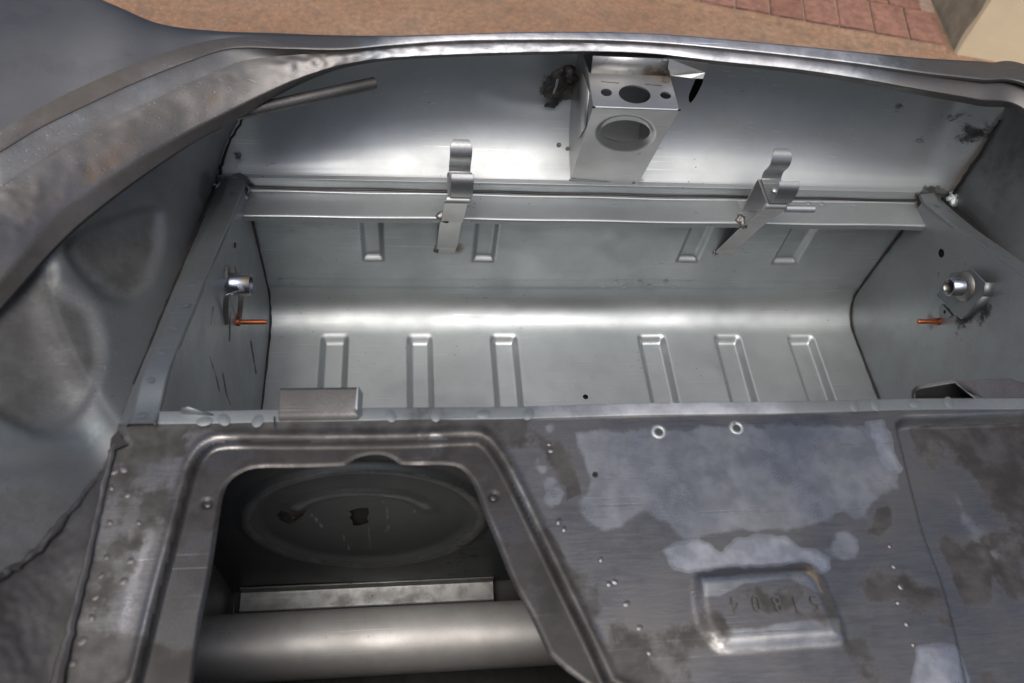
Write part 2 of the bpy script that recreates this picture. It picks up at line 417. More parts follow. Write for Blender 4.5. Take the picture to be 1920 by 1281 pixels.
def A(sd, wpx=14): return np.clip(sd / wpx, -1, 1) * .5 + .5     # outline distance -> 0..1 mask with a soft edge
def amax(*a): return np.maximum.reduce(a)

CAR = bpy.data.objects.new('car_body', None); COL.objects.link(CAR); CAR.location = (.26 * S, .35 * S, CZ - 1.13 * S)
CAR.empty_display_size = .1
CAR['label'] = 'bare steel car nose with its bonnet off, showing the empty front luggage compartment'; CAR['category'] = 'car body'

# layout numbers (units): compartment walls, floor, rail, deck
XL, XR, YP, DF, DR, DD = -.2, .725, .75, 1.0, .765, .6
XM = (XL + XR) / 2

# ================================================================== the tub: front panel, cove and floor in one pressing
nx = 560; xs = np.linspace(XL, XR, nx)
R_ = .052
prof = [(YP, d) for d in np.linspace(.768, DF - R_, 70)]
prof += [(YP - R_ + R_ * math.cos(a), DF - R_ + R_ * math.sin(a)) for a in np.linspace(0, math.pi / 2, 26)[1:]]
prof += [(y, DF) for y in np.linspace(YP - R_, .345, 150)[1:]]
prof = np.array(prof); npf = len(prof)
dprof = np.gradient(prof, axis=0); dprof /= np.linalg.norm(dprof, axis=1, keepdims=True)
pn = np.stack([dprof[:, 1], -dprof[:, 0]], 1)          # (dy, dd) -> outward (away from the inside)
X, Yp = np.meshgrid(xs, prof[:, 0], indexing='ij'); _, Dp = np.meshgrid(xs, prof[:, 1], indexing='ij')
disp = np.zeros_like(X)
def rrect(x0, x1, a, b, X, T, wall):                     # rounded channel profile: 0 outside .. 1 on its bed
    k = np.minimum(np.minimum(X - x0, x1 - X), np.minimum(T - a, b - T)); return ss(0, wall, k)
def xon_y(px, py): return PY(px, py, YP)[0] / S
def don_y(px, py): return (CZ - PY(px, py, YP)[2]) / S
def xon_d(px, py): return P(px, py, DF)[0] / S
def yon_d(px, py): return P(px, py, DF)[1] / S
pr_boxes = []; fl_boxes = []
wall_part = np.arange(npf) < 70
for (a, b, yb) in ((676, 722, 489), (884, 931, 491), (1271, 1316, 492), (1452, 1503, 495)):
    x0, x1, db = xon_y(a, yb - 14), xon_y(b, yb - 14), don_y((a + b) / 2, yb)
    k = rrect(x0, x1, .70, db, X, Dp, .0085) * (Yp > YP - .001)
    disp += .0075 * k; pr_boxes.append((x0 - .002, x1 + .002, .70, db + .002))
for (a, b, yt) in ((600, 655, 626), (762, 812, 626), (918, 971, 626), (1195, 1249, 626), (1338, 1390, 627), (1476, 1528, 627)):
    x0, x1, yf = xon_d(a, yt + 8), xon_d(b, yt + 8), yon_d((a + b) / 2, yt)
    k = ss(0, .0095, np.minimum(X - x0, x1 - X)) * ss(0, .014, yf - Yp) * (Dp > DF - .004)
    disp += .0105 * k; fl_boxes.append((x0 - .002, x1 + .002, .2, yf + .002))
# lap joint: the upper sheet lies over the lower one along a flat band
lap = ss(.9275, .9285, Dp) * (1 - ss(.9465, .9475, Dp)) * (Yp > YP - .001)
disp += -.0006 * lap
disp += (.0006 * np.sin(X * 23) * np.sin(Yp * 19 + 1) + .0010 * vnoise(np.stack([X, Yp, Dp], -1), 11, 3).reshape(X.shape) + .00022 * vnoise(np.stack([X, Yp, Dp], -1), 45, 4).reshape(X.shape))
YY = Yp + pn[None, :, 0] * disp; DDp = Dp + pn[None, :, 1] * disp
V = np.stack([X * S, YY * S, CZ - DDp * S], -1)
iw = 70 + 3
def tubattr(uv, V):
    r1 = A(10 - np.hypot((uv[:, 0] - 855) / 1.6, uv[:, 1] - 468), 10) * .8
    sm = .30 * ss(.1, .7, vnoise(V, 22, 5)) * ss(.1, .5, vnoise(V, 6, 8))
    return {'rust': r1, 'stain': sm}
pxz = lambda V: np.stack([V[:, 0] / S, (CZ - V[:, 2]) / S], 1) * 1000
pxy = lambda V: np.stack([V[:, 0] / S, V[:, 1] / S], 1) * 1000
def rect(b): x0, x1, a, c = [k * 1000 for k in b]; return [(x0, a), (x1, a), (x1, c), (x0, c)]
front = sheet('front_panel', V[:, :60], 'zinc', CAR, parts=[('panel_rib', rect(b), None) for b in pr_boxes], proj=pxz, attrs=lambda uv, V: tubattr(pix(V), V))[0]
def circ(c, r, n=28): return [(c[0] + r * math.cos(2 * math.pi * k / n), c[1] + r * math.sin(2 * math.pi * k / n)) for k in range(n)]
hole_c = pxy(P(1098, 744, DF)[None])[0]
pan = sheet('floor_pan', V[:, 59:], 'zinc', CAR, parts=[('floor_rib', rect(b), None) for b in fl_boxes], holes=[circ(hole_c, 4.2)], proj=pxy,
            attrs=lambda uv, V: tubattr(pix(V), V))[0]
dome('drain_hole_dark', P(1098, 744, DF) - np.array([0, 0, .012]), (0, 0, 1), .012, .001, 'black', pan)  # black disc under the cut hole, paints the dark below it
for (a, b) in ((1054, 727), (1079, 713), (1107, 711), (1146, 727), (1057, 752), (1140, 755), (1068, 733)):
    dome('spot_weld', P(a, b, DF) + np.array([0, 0, .0002]), (0, 0, 1), .0017, .0002, 'zinc', pan)
for i in range(24):
    x = XL + .02 + i * .0385
    for row, dz in ((0, .9325), (1, .9425)):
        xx = x + row * .019 + random.uniform(-.003, .003)
        if xx < XR - .01:
            dome('spot_weld', Wd(xx, YP - .0007, dz + random.uniform(-.001, .001)), (0, -1, .1), .0036, .0003, 'zinc', front, asp=1.3)
# dark open seams down the two corners of the tub
for x, nm in ((XL, 1), (XR, -1)):
    pts = [Wd(x + nm * .0012, YP - .0015, d) for d in np.linspace(.775, .945, 12)] + \
          [Wd(x + nm * .0012, YP - R_ + (R_ - .0015) * math.cos(a), DF - R_ + (R_ - .0015) * math.sin(a)) for a in np.linspace(0, math.pi / 2, 12)[1:]] + \
          [Wd(x + nm * .0012, y, DF - .0012) for y in np.linspace(YP - R_ - .02, .36, 20)]
    pts = [p + RNG.normal(0, .0003, 3) for p in pts]
    tube('corner_seam', pts, [.0011 + .0006 * random.random() for _ in pts], 'burnt', pan, n=8)

# ================================================================== cross rail
rp = [Wd(0, .7635, .7615), Wd(0, .7625, .7655), Wd(0, .722, .7655), Wd(0, .7195, .7662), Wd(0, .7188, .7680), Wd(0, .7188, .7745)]
rp = bend(rp, .003, 4)
xr = np.linspace(XL - .003, XR + .004, 240)
V = np.array([[p + np.array([x * S, 0, 0]) for p in rp] for x in xr])
V[..., 2] += (.0005 * np.sin(xr * 31) + .0004 * np.sin(xr * 11 + 1))[:, None]
def railattr(uv, V):
    r = amax(A(22 - np.hypot((uv[:, 0] - 835) / 2.2, uv[:, 1] - 385), 18) * .75, A(12 - np.hypot((uv[:, 0] - 1390) / 2.2, uv[:, 1] - 398), 18) * .5)
    p = A(26 - np.hypot((uv[:, 0] - 1410) / 1.5, uv[:, 1] - 392), 16)
    return {'rust': r, 'polish_glare': p * .9}
rail = sheet('cross_rail', V, 'zinc', CAR, attrs=railattr)[0]
tube('gap_shade', [Wd(x, .7640, .7612 + .0006 * math.sin(x * 40)) for x in np.linspace(XL, XR, 60)], .0016, 'burnt', rail, n=8)  # dark line painting the shadowed gap between nose panel and rail
for i, (a, b) in enumerate(((1540, 378), (1515, 377), (1600, 380))): dome('spot_weld', Wd(P(a, b, DR)[0] / S, .758, .7650), (0, 0, 1), .004, .0006, 'zinc', rail)

# ================================================================== nose panel (inner skin of the nose)
RIMS = [  # sections across the opening rim, pixels: lip bottom, lip top, flange/gutter step, gutter/ridge, ridge/skin, crown(+depth)
 ((-150, 760), (-175, 725), (-250, 590), (-285, 510), (-310, 480), (-420, 200, .49)),
 ((40, 540), (20, 505), (-60, 395), (-95, 332), (-118, 306), (-260, 40, .49)),
 ((125, 448), (105, 408), (20, 341), (-12, 292), (-36, 266), (-150, -20, .49)),
 ((200, 384), (180, 352), (117, 279), (70, 243), (40, 222), (-30, -45, .49)),
 ((285, 321), (268, 295), (201, 228), (150, 203), (120, 178), (100, -38, .495)),
 ((362, 270), (350, 248), (302, 181), (252, 156), (224, 131), (215, 8, .505)),
 ((436, 229), (424, 212), (389, 141), (352, 116), (320, 95), (300, 43, .52)),
 ((503, 189), (495, 177), (465, 113), (436, 91), (418, 72), (405, 57.5, .535)),
 ((570, 155), (566, 146), (550, 103), (540, 92), (532, 68), (530, 62.5, .543)),
 ((640, 129), (640, 123), (640, 99), (638, 94), (638, 70), (638, 66.5, .547)),
 ((722, 115), (722, 110), (735, 89), (735, 86), (735, 70), (735, 67, .548)),
 ((850, 107), (850, 103), (860, 81), (860, 78), (860, 66), (860, 64, .548)),
 ((980, 103.5), (980, 99), (985, 78.5), (985, 76), (985, 62.5), (985, 60.5, .548)),
 ((1110, 102), (1110, 97), (1115, 79), (1115, 76.5), (1115, 62), (1115, 60, .548)),
 ((1230, 107), (1230, 102), (1240, 84.5), (1240, 82), (1240, 66), (1240, 64, .548)),
 ((1350, 122), (1350, 116), (1360, 95), (1360, 92.5), (1360, 76), (1360, 73.5, .548)),
 ((1480, 136), (1480, 129), (1490, 108.5), (1490, 106), (1490, 88), (1490, 85.5, .547)),
 ((1600, 155), (1600, 146), (1610, 123), (1610, 120.5), (1610, 100), (1610, 97.5, .546)),
 ((1720, 178), (1720, 167), (1730, 140), (1730, 137.5), (1730, 112), (1730, 109, .545)),
 ((1830, 198), (1830, 186), (1840, 152), (1840, 149.5), (1840, 119), (1840, 115.5, .543)),
 ((1920, 218), (1920, 205), (1930, 162), (1930, 159.5), (1930, 124), (1930, 120, .54)),
]
SEC = []
for k, s in enumerate(RIMS):
    f = 1 - ss(5, 10, k)          # 1 on the near left side, 0 round the front
    f2 = ss(18, 20, k) * .4; f = max(f, f2)
    dl = (.566 + .022 * f, .554 + .020 * f, .549 + .001 * f, .5455 - .0075 * f, .546 - .016 * f)
    dl = dl[:4] + (dl[4] * f + .5415 * (1 - f),)
    cd = s[5][2] if k < 8 else (.5425 if k > 8 else .5428)
    pts = [P(*s[i], dl[i]) for i in range(5)] + [P(s[5][0], s[5][1], cd)]
    SEC.append(pts)
SEC = np.array(SEC)
mir = SEC[:5][::-1].copy(); mir[..., 0] = 2 * XM * S - mir[..., 0]; 
SEC = np.concatenate([SEC, mir])                          # the off-frame right-hand side mirrors the left
NS = len(SEC)
def cr(a, n):                                             # catmull-rom along axis 0
    return np.stack([smooth_poly(a[:, j], n, closed=False) for j in range(a.shape[1])], 1)
SEC = cr(SEC, 16); U = np.linspace(0, NS - 1, len(SEC))
cen = np.array([XM * S, .45 * S])
tan = np.gradient(SEC[:, 1, :2], axis=0); tan /= np.linalg.norm(tan, axis=1, keepdims=True)
out = np.stack([-tan[:, 1], tan[:, 0]], 1)
out *= np.sign(((SEC[:, 1, :2] - cen) * out).sum(1))[:, None]
for _ in range(20): out[1:-1] = (out[:-2] + out[1:-1] + out[2:]) / 3
out /= np.linalg.norm(out, axis=1, keepdims=True); O3 = np.concatenate([out, np.zeros((len(out), 1))], 1)
ZV = np.array([0, 0, 1.0])
# --- rim: curled lip, flange, gutter step, ridge
def band(a, b, n, bulge=0, first=True):
    t = np.linspace(0, 1, n)[(0 if first else 1):]
    g = a[:, None] * (1 - t)[None, :, None] + b[:, None] * t[None, :, None]
    g = g + (bulge * 4 * t * (1 - t))[None, :, None] * ZV
    return g
lipin = SEC[:, 0] + O3 * .012
rim = np.concatenate([band(lipin, SEC[:, 0], 4), band(SEC[:, 0], SEC[:, 1], 7, .0, False), band(SEC[:, 1], SEC[:, 2], 20, .0015, False)], 1)
wr = ss(2.2, 3.4, U) * (1 - ss(6.4, 7.4, U))             # hammered, welded stretch on the left
wr2 = ss(7.0, 8.2, U) * (1 - ss(12.5, 14, U)) + .5 * (ss(0, 1, U) - ss(2, 3, U))
tt = np.concatenate([np.zeros(9), np.linspace(0, 1, 20)[1:]])[:rim.shape[1]]
tt = np.zeros(rim.shape[1]); tt[-20:] = np.sin(np.linspace(0, 1, 20) * math.pi) ** .7
sh = rim.shape[:2]
dents = vnoise(rim * np.array([1, 1, .4]), 34, 2).reshape(sh) * .0026 + vnoise(rim, 95, 3).reshape(sh) * .0007
fine = vnoise(rim, 170, 4).reshape(sh) * .0011 + vnoise(rim, 90, 6).reshape(sh) * .0008
rim[..., 2] += tt[None] * (wr[:, None] * dents + wr2[:, None] * fine)
rim[..., :2] += (tt[None] * wr[:, None] * vnoise(rim, 40, 9).reshape(sh) * .002)[..., None] * out[:, None, :]
def rimattr(uv, V):
    n = rim.shape[1]; u = np.repeat(U, n); t = np.tile(np.arange(n), len(U))
    lipm = np.where(t < 10, .62, 0.0) * (1 - .25 * ss(6, 9, u))
    brown = amax(ss(.5, 2, u) - ss(6.6, 7.6, u)) * ss(10, 14, t) * (1 - ss(23, 27, t)) * (.36 + .28 * vnoise(V, 30, 11))
    rust = (ss(1, 2.5, u) - ss(6, 7, u)) * ss(9, 12, t) * (1 - ss(17, 22, t)) * (.30 + .3 * vnoise(V, 26, 12))
    pol = ss(8.5, 10.5, u) * (1 - ss(16.5, 18.5, u)) * ss(8, 10, t) * (.95 + .12 * vnoise(V, 40, 13))  # bright front of the rim: sky reflection painted into the colour
    return {'stain': np.clip(lipm + brown, 0, 1), 'rust': np.clip(rust, 0, .5), 'polish_glare': np.clip(pol, 0, 1)}
rimo = sheet('opening_rim', rim, 'rim', CAR, attrs=rimattr)[0]
lf0 = (1 - ss(6, 9, U))[:, None]
g1 = SEC[:, 2] - ZV * (.0032 - .0022 * lf0) + O3 * .0008
q3 = SEC[:, 3] - ZV * (.0022 - .0015 * lf0); q4 = SEC[:, 3] + ZV * (.0010 - .0006 * lf0)
gut = np.concatenate([band(SEC[:, 2], g1, 3), band(g1, q3, 8, -.0006, False), band(q3, q4, 4, 0, False), band(q4, SEC[:, 4], 8, .0003, False)], 1)
def gutattr(uv, V):
    n = gut.shape[1]; u = np.repeat(U, n); t = np.tile(np.arange(n), len(U)); L = 1 - ss(7, 9, u)
    rid = ss(9, 12, t) * L
    return {'stain': np.clip(rid * (.62 + .35 * vnoise(V, 25, 21)), 0, 1), 'polish_glare': np.clip(ss(8.5, 10.5, u) * (1 - ss(16.5, 19, u)) * ss(10, 12, t) + (t < 10) * L * .45, 0, 1)}  # round the front the ridge gets a painted sky reflection
gutter = sheet('hood_gutter', gut, 'rim', rimo, attrs=gutattr)[0]
# --- outer skin: crown, then down over the nose and fenders
c0 = SEC[:, 4]; c1 = SEC[:, 5]; dr = c1 - c0; dr[:, 2] = 0; L_ = np.linalg.norm(dr, axis=1, keepdims=True)
dirx = np.where(L_ > .02, dr / (L_ + 1e-9), O3); dirx = .5 * dirx + .5 * O3
for _ in range(40): dirx[1:-1] = (dirx[:-2] + dirx[1:-1] + dirx[2:]) / 3
dirx /= np.linalg.norm(dirx, axis=1, keepdims=True)
keys = [c0, .6 * c0 + .4 * c1 + ZV * (.08 * L_), c1, c1 + dirx * .003 - ZV * .0019, c1 + dirx * .008 - ZV * .0066, c1 + dirx * .03 - ZV * .030, c1 + dirx * .07 - ZV * .085, c1 + dirx * .11 - ZV * .20, c1 + dirx * .12 - ZV * .36, c1 + dirx * .07 - ZV * .52]
keys = np.array(keys).transpose(1, 0, 2)
sd_ = [3, 3, 3, 3, 6, 9, 9, 8, 6]
ts_ = np.concatenate([[0]] + [np.arange(1, n + 1) / n + i for i, n in enumerate(sd_)])
skin = np.stack([np.stack([np.interp(ts_, np.arange(len(k)), k[:, c]) for c in range(3)], 1) for k in keys])
for _ in range(8): skin[:, 10:-1] = (skin[:, 9:-2] + 2 * skin[:, 10:-1] + skin[:, 11:]) / 4
lf_ = (1 - ss(6, 8, U))[:, None, None]
sk2 = skin.copy()
for _ in range(5): sk2[:, 1:-1] = (sk2[:, :-2] + sk2[:, 1:-1] + sk2[:, 2:]) / 3
skin = skin * (1 - lf_) + sk2 * lf_
def skinattr(uv, V):
    blob = amax(A(sdf(uv, [(-60, 60), (60, 40), (170, 95), (260, 95), (330, 75), (250, 120), (160, 150), (60, 175), (-60, 180)]), 40), A(sdf(uv, [(-50, -50), (210, -40), (300, 40), (120, 45), (-50, 30)]), 40) * .8)
    pol = amax(A(sdf(uv, [(-60, 60), (30, 55), (60, 85), (20, 125), (-60, 130)]), 40), A(sdf(uv, [(-40, 215), (150, 140), (240, 110), (180, 150), (60, 205), (-40, 250)]), 14) * .8)
    u = np.repeat(U, skin.shape[1]); fr = ss(8, 10.5, u) * (1 - ss(16.5, 19, u))  # fr: sky glare over the middle of the nose, painted in
    return {'stain': blob * .55, 'polish_glare': np.maximum(pol * .62, fr)}
skino = sheet('outer_skin', skin, 'skin', CAR, attrs=skinattr)[0]

# --- nose panel
E0 = SEC[:, 0]; i0, i1 = np.searchsorted(U, 6.2), np.searchsorted(U, 21.2)
ex, ey = E0[i0:i1, 0] / S, E0[i0:i1, 1] / S; od = np.argsort(ex)
nxn = 420; xn = np.linspace(-.262, .79, nxn)
yrim = np.interp(xn, ex[od], ey[od])
bul = np.clip((yrim - .64) / .15, 0, 1); bul = np.clip(bul, .02, 1) ** 1.25
for _ in range(60): bul[1:-1] = (bul[:-2] + bul[1:-1] + bul[2:]) / 3
kp = smooth_poly(np.array([(.765, .7625), (.7648, .7535), (.766, .7455), (.775, .7390), (.789, .7305), (.803, .7185), (.815, .7025), (.8245, .683), (.832, .660), (.8375, .632), (.8385, .604), (.834, .580)]), 12, closed=False)
Vn = np.zeros((nxn, len(kp), 3))
for j, (y, d) in enumerate(kp):
    wgt = (y - .765) / .075
    lipf = 1 - ss(.742, .735, d)
    Vn[:, j, 0] = xn * S; Vn[:, j, 1] = (.765 + .006 + wgt * (.004 + .071 * bul) - .006 * (d > .745)) * S; Vn[:, j, 2] = CZ - d * S
buck = vnoise(Vn * np.array([1, .3, 1]), 7, 31).reshape(Vn.shape[:2]) * .0034 + vnoise(Vn, 22, 32).reshape(Vn.shape[:2]) * .0008
top = ss(.74, .69, kp[:, 1])
Vn[..., 1] += buck * top[None]
pu = pix(Vn).reshape(nxn, len(kp), 2)
# creases pressed round the lock area
cl = ldist(pu.reshape(-1, 2), [(905, 170), (960, 190), (1010, 196), (1060, 190)]).reshape(nxn, -1)
Vn[..., 1] += .0012 * np.exp(-(cl / 16) ** 2)
slot = smooth_poly([(1318, 146), (1317, 156), (1305, 180), (1296, 192), (1292, 190), (1292, 178), (1300, 158), (1306, 147)], 5)
rag = smooth_poly([(1014, 165), (1020, 150), (1028, 137), (1050, 134), (1060, 140), (1052, 158), (1050, 182), (1040, 184), (1030, 176), (1020, 176)], 5)
def noseattr(uv, V):
    st = amax(A(sdf(uv, [(1690, 200), (1745, 190), (1850, 215), (1870, 230), (1800, 380), (1720, 390), (1735, 340), (1780, 300), (1700, 260), (1770, 235)]), 40) * (.55 + .45 * vnoise(V, 28, 40)),
              A(14 - np.hypot((uv[:, 0] - 1050) / 2.6, (uv[:, 1] - 160) / 2.4), 10),
              A(5 - np.hypot(uv[:, 0] - 1048, uv[:, 1] - 272), 3), A(4 - np.hypot(uv[:, 0] - 1064, uv[:, 1] - 279), 3),
              A(26 - np.hypot((uv[:, 0] - 445) / 1.2, uv[:, 1] - 352), 18), A(26 - np.hypot((uv[:, 0] - 1750) / 1.3, uv[:, 1] - 375), 18),
              (.35 + .3 * vnoise(V, 60, 42)) * ss(500, 440, uv[:, 0]) * ss(200, 260, uv[:, 1]))
    ru = amax(A(24 - np.hypot(uv[:, 0] - 1075, (uv[:, 1] - 150) / 1.6), 20) * .7, A(8 - np.hypot(uv[:, 0] - 1203, uv[:, 1] - 338), 8) * .6)
    return {'stain': np.clip(st, 0, 1), 'rust': ru}
nose = sheet('nose_panel', Vn, 'nose', CAR, holes=[slot], attrs=noseattr)[0]
ncen = lambda px, py, y: PY(px, py, y)

# ================================================================== side flanges, side walls, inner fenders
def mirx(a): a = np.array(a, float); a[..., 0] = 2 * XM * S - a[..., 0]; return a
Ipx = [(458, 356), (440, 400), (400, 490), (360, 590), (320, 690), (300, 770), (270, 850)]
LI = smooth_poly([PX(a, b, XL) for a, b in Ipx], 10, closed=False)
Opx = [(405, 345), (360, 455), (300, 600), (240, 750), (222, 812), (195, 880)]
LO = smooth_poly([PX(a, b, -.238) for a, b in Opx], 12, closed=False)
def at_y(line, y):                                       # resample a line by its Y
    od = np.argsort(line[:, 1]); return np.stack([np.interp(y, line[od, 1], line[od, k]) for k in range(3)], -1)
ys = np.linspace(.778, .330, 90) * S
LIy, LOy = at_y(LI, ys), at_y(LO, ys); LIy[:, 1] = ys; LOy[:, 1] = ys; LIy[:, 0] = XL * S; LOy[:, 0] = -.238 * S
LOy[:, 2] = np.minimum(LOy[:, 2], LIy[:, 2] + .004)
LCy = LIy.copy(); LCy[:, 0] = -.221 * S; LCy[:, 2] = LIy[:, 2] * .85 + LOy[:, 2] * .15 + .0035
def flange(mirror):
    f = (lambda a: mirx(a)) if mirror else (lambda a: np.array(a))
    t = np.linspace(0, 1, 9)[:, None, None]
    rows = list(LIy[None] * (1 - t) + LCy[None] * t) + list((LCy[None] * (1 - t) + LOy[None] * t)[1:])
    V = np.array(rows).transpose(1, 0, 2)
    low = LIy.copy(); low[:, 2] -= .004; V = np.concatenate([low[:, None], V], 1)
    V[..., 2] += vnoise(V, 30, 3).reshape(V.shape[:2]) * .0005
    V = f(V)
    return sheet('side_flange', V, 'strip', CAR, attrs=lambda uv, V: {'stain': np.clip(.3 + .4 * vnoise(V, 30, 50), 0, 1) * ss(680, 800, uv[:, 1]) * (0 if mirror else 1)})[0]
fl_l, fl_r = flange(False), flange(True)
fl_l['label'] = 'left flange with a row of spot welds'; fl_r['label'] = 'right flange with a row of spot welds'
for k in range(12):
    y = (.735 - k * .036) * S; a = at_y(LIy, np.array([y]))[0]; b = at_y(LCy, np.array([y]))[0]; p = a * .45 + b * .55; p[1] = y
    for m, par in ((False, fl_l), (True, fl_r)):
        q = mirx(p) if m else p
        q = q + RNG.normal(0, .0015, 3) * np.array([1, 1, 0]); dome('spot_weld', q + ZV * .0003, (0, .35, 1), .0032, .0003, 'strip', par, asp=1.3)
# side walls of the tub
def side_wall(mirror):
    yy = np.linspace(.345, YP + .002, 120) * S; top = at_y(LIy, yy); bot = np.full(len(yy), CZ - DF * S - .004)
    n = 110; t = np.linspace(0, 1, n)
    V = np.zeros((len(yy), n, 3)); V[..., 0] = XL * S; V[..., 1] = yy[:, None]; V[..., 2] = (top[:, 2] - .001)[:, None] * (1 - t) + bot[:, None] * t
    V[..., 0] += vnoise(V * np.array([0, 1, 1]), 9, 7).reshape(V.shape[:2]) * .0012
    holes = []
    if mirror: V = mirx(V); holes = [[(1765 + 5.5 * math.cos(k * .3), 475 + 8.5 * math.sin(k * .3)) for k in range(21)]]
    else: holes = [[(440.5 + 2.4 * math.cos(k * .4), 460 + 6.5 * math.sin(k * .4)) for k in range(16)]]
    def at(uv, V):
        if mirror:
            pts = [(1722, 492, 6), (1650, 700, 7), (1700, 735, 5), (1760, 600, 6), (1690, 600, 6), (1735, 640, 5), (1660, 620, 4), (1700, 520, 5), (1640, 560, 4), (1670, 530, 4), (1830, 630, 5)]
            s = amax(*[A(r - np.hypot(uv[:, 0] - a, uv[:, 1] - b), 5) for a, b, r in pts]) * .42
            s = np.maximum(s, A(sdf(uv, [(1760, 500), (1850, 480), (1880, 600), (1800, 660), (1745, 600)]), 50) * .55)
        else:
            ln = [[(392, 668), (405, 705), (412, 735)], [(418, 700), (425, 740), (432, 760)], [(470, 640), (480, 700)], [(425, 560), (432, 580), (430, 640)], [(440, 500), (452, 560), (447, 600)], [(400, 575), (395, 610)]]
            s = amax(*[A(1.6 - ldist(uv, l), 2.5) for l in ln]) * .9
            s = np.maximum(s, A(14 - np.hypot(uv[:, 0] - 425, (uv[:, 1] - 540) / 2.6), 12) * .6)
        ru = A(9 - np.hypot(uv[:, 0] - (425 if not mirror else 1745), (uv[:, 1] - (510 if not mirror else 600)) / 1.7), 8) * .7
        return {'stain': s, 'rust': ru}
    return sheet('side_wall', V, 'side', CAR, holes=holes, attrs=at)[0]
sw_l, sw_r = side_wall(False), side_wall(True)
sw_l['label'] = 'left wall of the compartment with a short tube stub'; sw_r['label'] = 'right wall of the compartment with a hexagonal plate'
dome('plug_hole', PX(1765, 475, XR + .004), (-1, 0, 0), .012, .0005, 'black', sw_r)
dome('bright_hole', PX(440, 460, XL - .004), (1, 0, 0), .008, .0005, 'zinc', sw_l)
ex_ = np.array([1.0, 0, 0])
b_ = PX(432, 533, XL); pipe('tube_stub', b_ - ex_ * .004, b_ + ex_ * .021, .0118, .0098, 'blued', sw_l)
splash('weld_bead', b_ + np.array([.001, .004, .008]), (1, 0, 0), .013, 'weld', sw_l, 3, h=.0025, asp=1.0)
splash('burn_mark', PX(423, 512, XL) + ex_ * .0004, (1, 0, 0), .008, 'tube', sw_l, 5, h=.0006, asp=1.6, tilt=(0, 0, 1))
# folded wire hoop under the stub
h0, h1 = PX(413, 556, XL), PX(432, 549, XL)
pr = [PX(422, 610, XL) + ex_ * .001, PX(413, 560, XL) + ex_ * .006, PX(414, 547, XL) + ex_ * .012, PX(426, 545, XL) + ex_ * .014, PX(434, 553, XL) + ex_ * .010, PX(446, 602, XL) + ex_ * .001]
ribbon('strap_hoop', smooth_poly(pr, 5, closed=False), np.array([.0055, .002, .0]), .0011, 'clip', sw_l)
b_ = PX(443, 604, XL); tube('copper_stud', [b_, b_ + ex_ * .004, b_ + ex_ * .0045, b_ + ex_ * .031, b_ + ex_ * .032], [.0046, .0046, .0026, .0026, .0020], 'copper', sw_l, n=12)
b2 = PX(1760, 603, XR); tube('copper_stud', [b2, b2 - ex_ * .004, b2 - ex_ * .0045, b2 - ex_ * .027, b2 - ex_ * .028], [.0046, .0046, .0026, .0026, .0020], 'copper', sw_r, n=12)
for st_, sg, bb in ((sw_l, 1, b_), (sw_r, -1, b2)):
    for k in range(11):
        q = bb + ex_ * sg * (.007 + k * .002); tube('stud_thread', [q, q + ex_ * .0009], .0029, 'copper', st_, n=10)
# right: hexagonal stand-off plate with a stub
hexpx = [(1757, 553), (1782, 512), (1823, 505), (1847, 530), (1842, 556), (1802, 598)]
hexp = [PX(a, b, XR - .014) for a, b in hexpx]
prism('mounting_plate', hexp, ex_ * .0015, 'strip', sw_r)
for a, b in (((1847, 530), (1842, 556)), ((1842, 556), (1802, 598)), ((1802, 598), (1757, 553))):
    A1, B1 = PX(*a, XR - .014), PX(*b, XR - .014)
    mk('plate_skirt', [A1, B1, B1 + ex_ * .0125, A1 + ex_ * .0125], [(0, 1, 2, 3)], 'strip', sw_r, solid=.0012)
c_ = PX(1808, 538, XR - .014)
tube('weld_collar', [c_ + ex_ * .002, c_ - ex_ * .002, c_ - ex_ * .005], [.0185, .017, .012], 'weld', sw_r, n=26)
pipe('tube_stub', c_, c_ - ex_ * .020, .0108, .0085, 'blued', sw_r)
prism('foot_tab', [PX(a, b, XR - .001) for a, b in ((1762, 575), (1768, 570), (1788, 592), (1776, 598), (1762, 594))], -ex_ * .0012, 'strip', sw_r)
dome('tab_hole', PX(1771, 585, XR - .0025), (-1, 0, 0), .0022, .0003, 'black', sw_r)

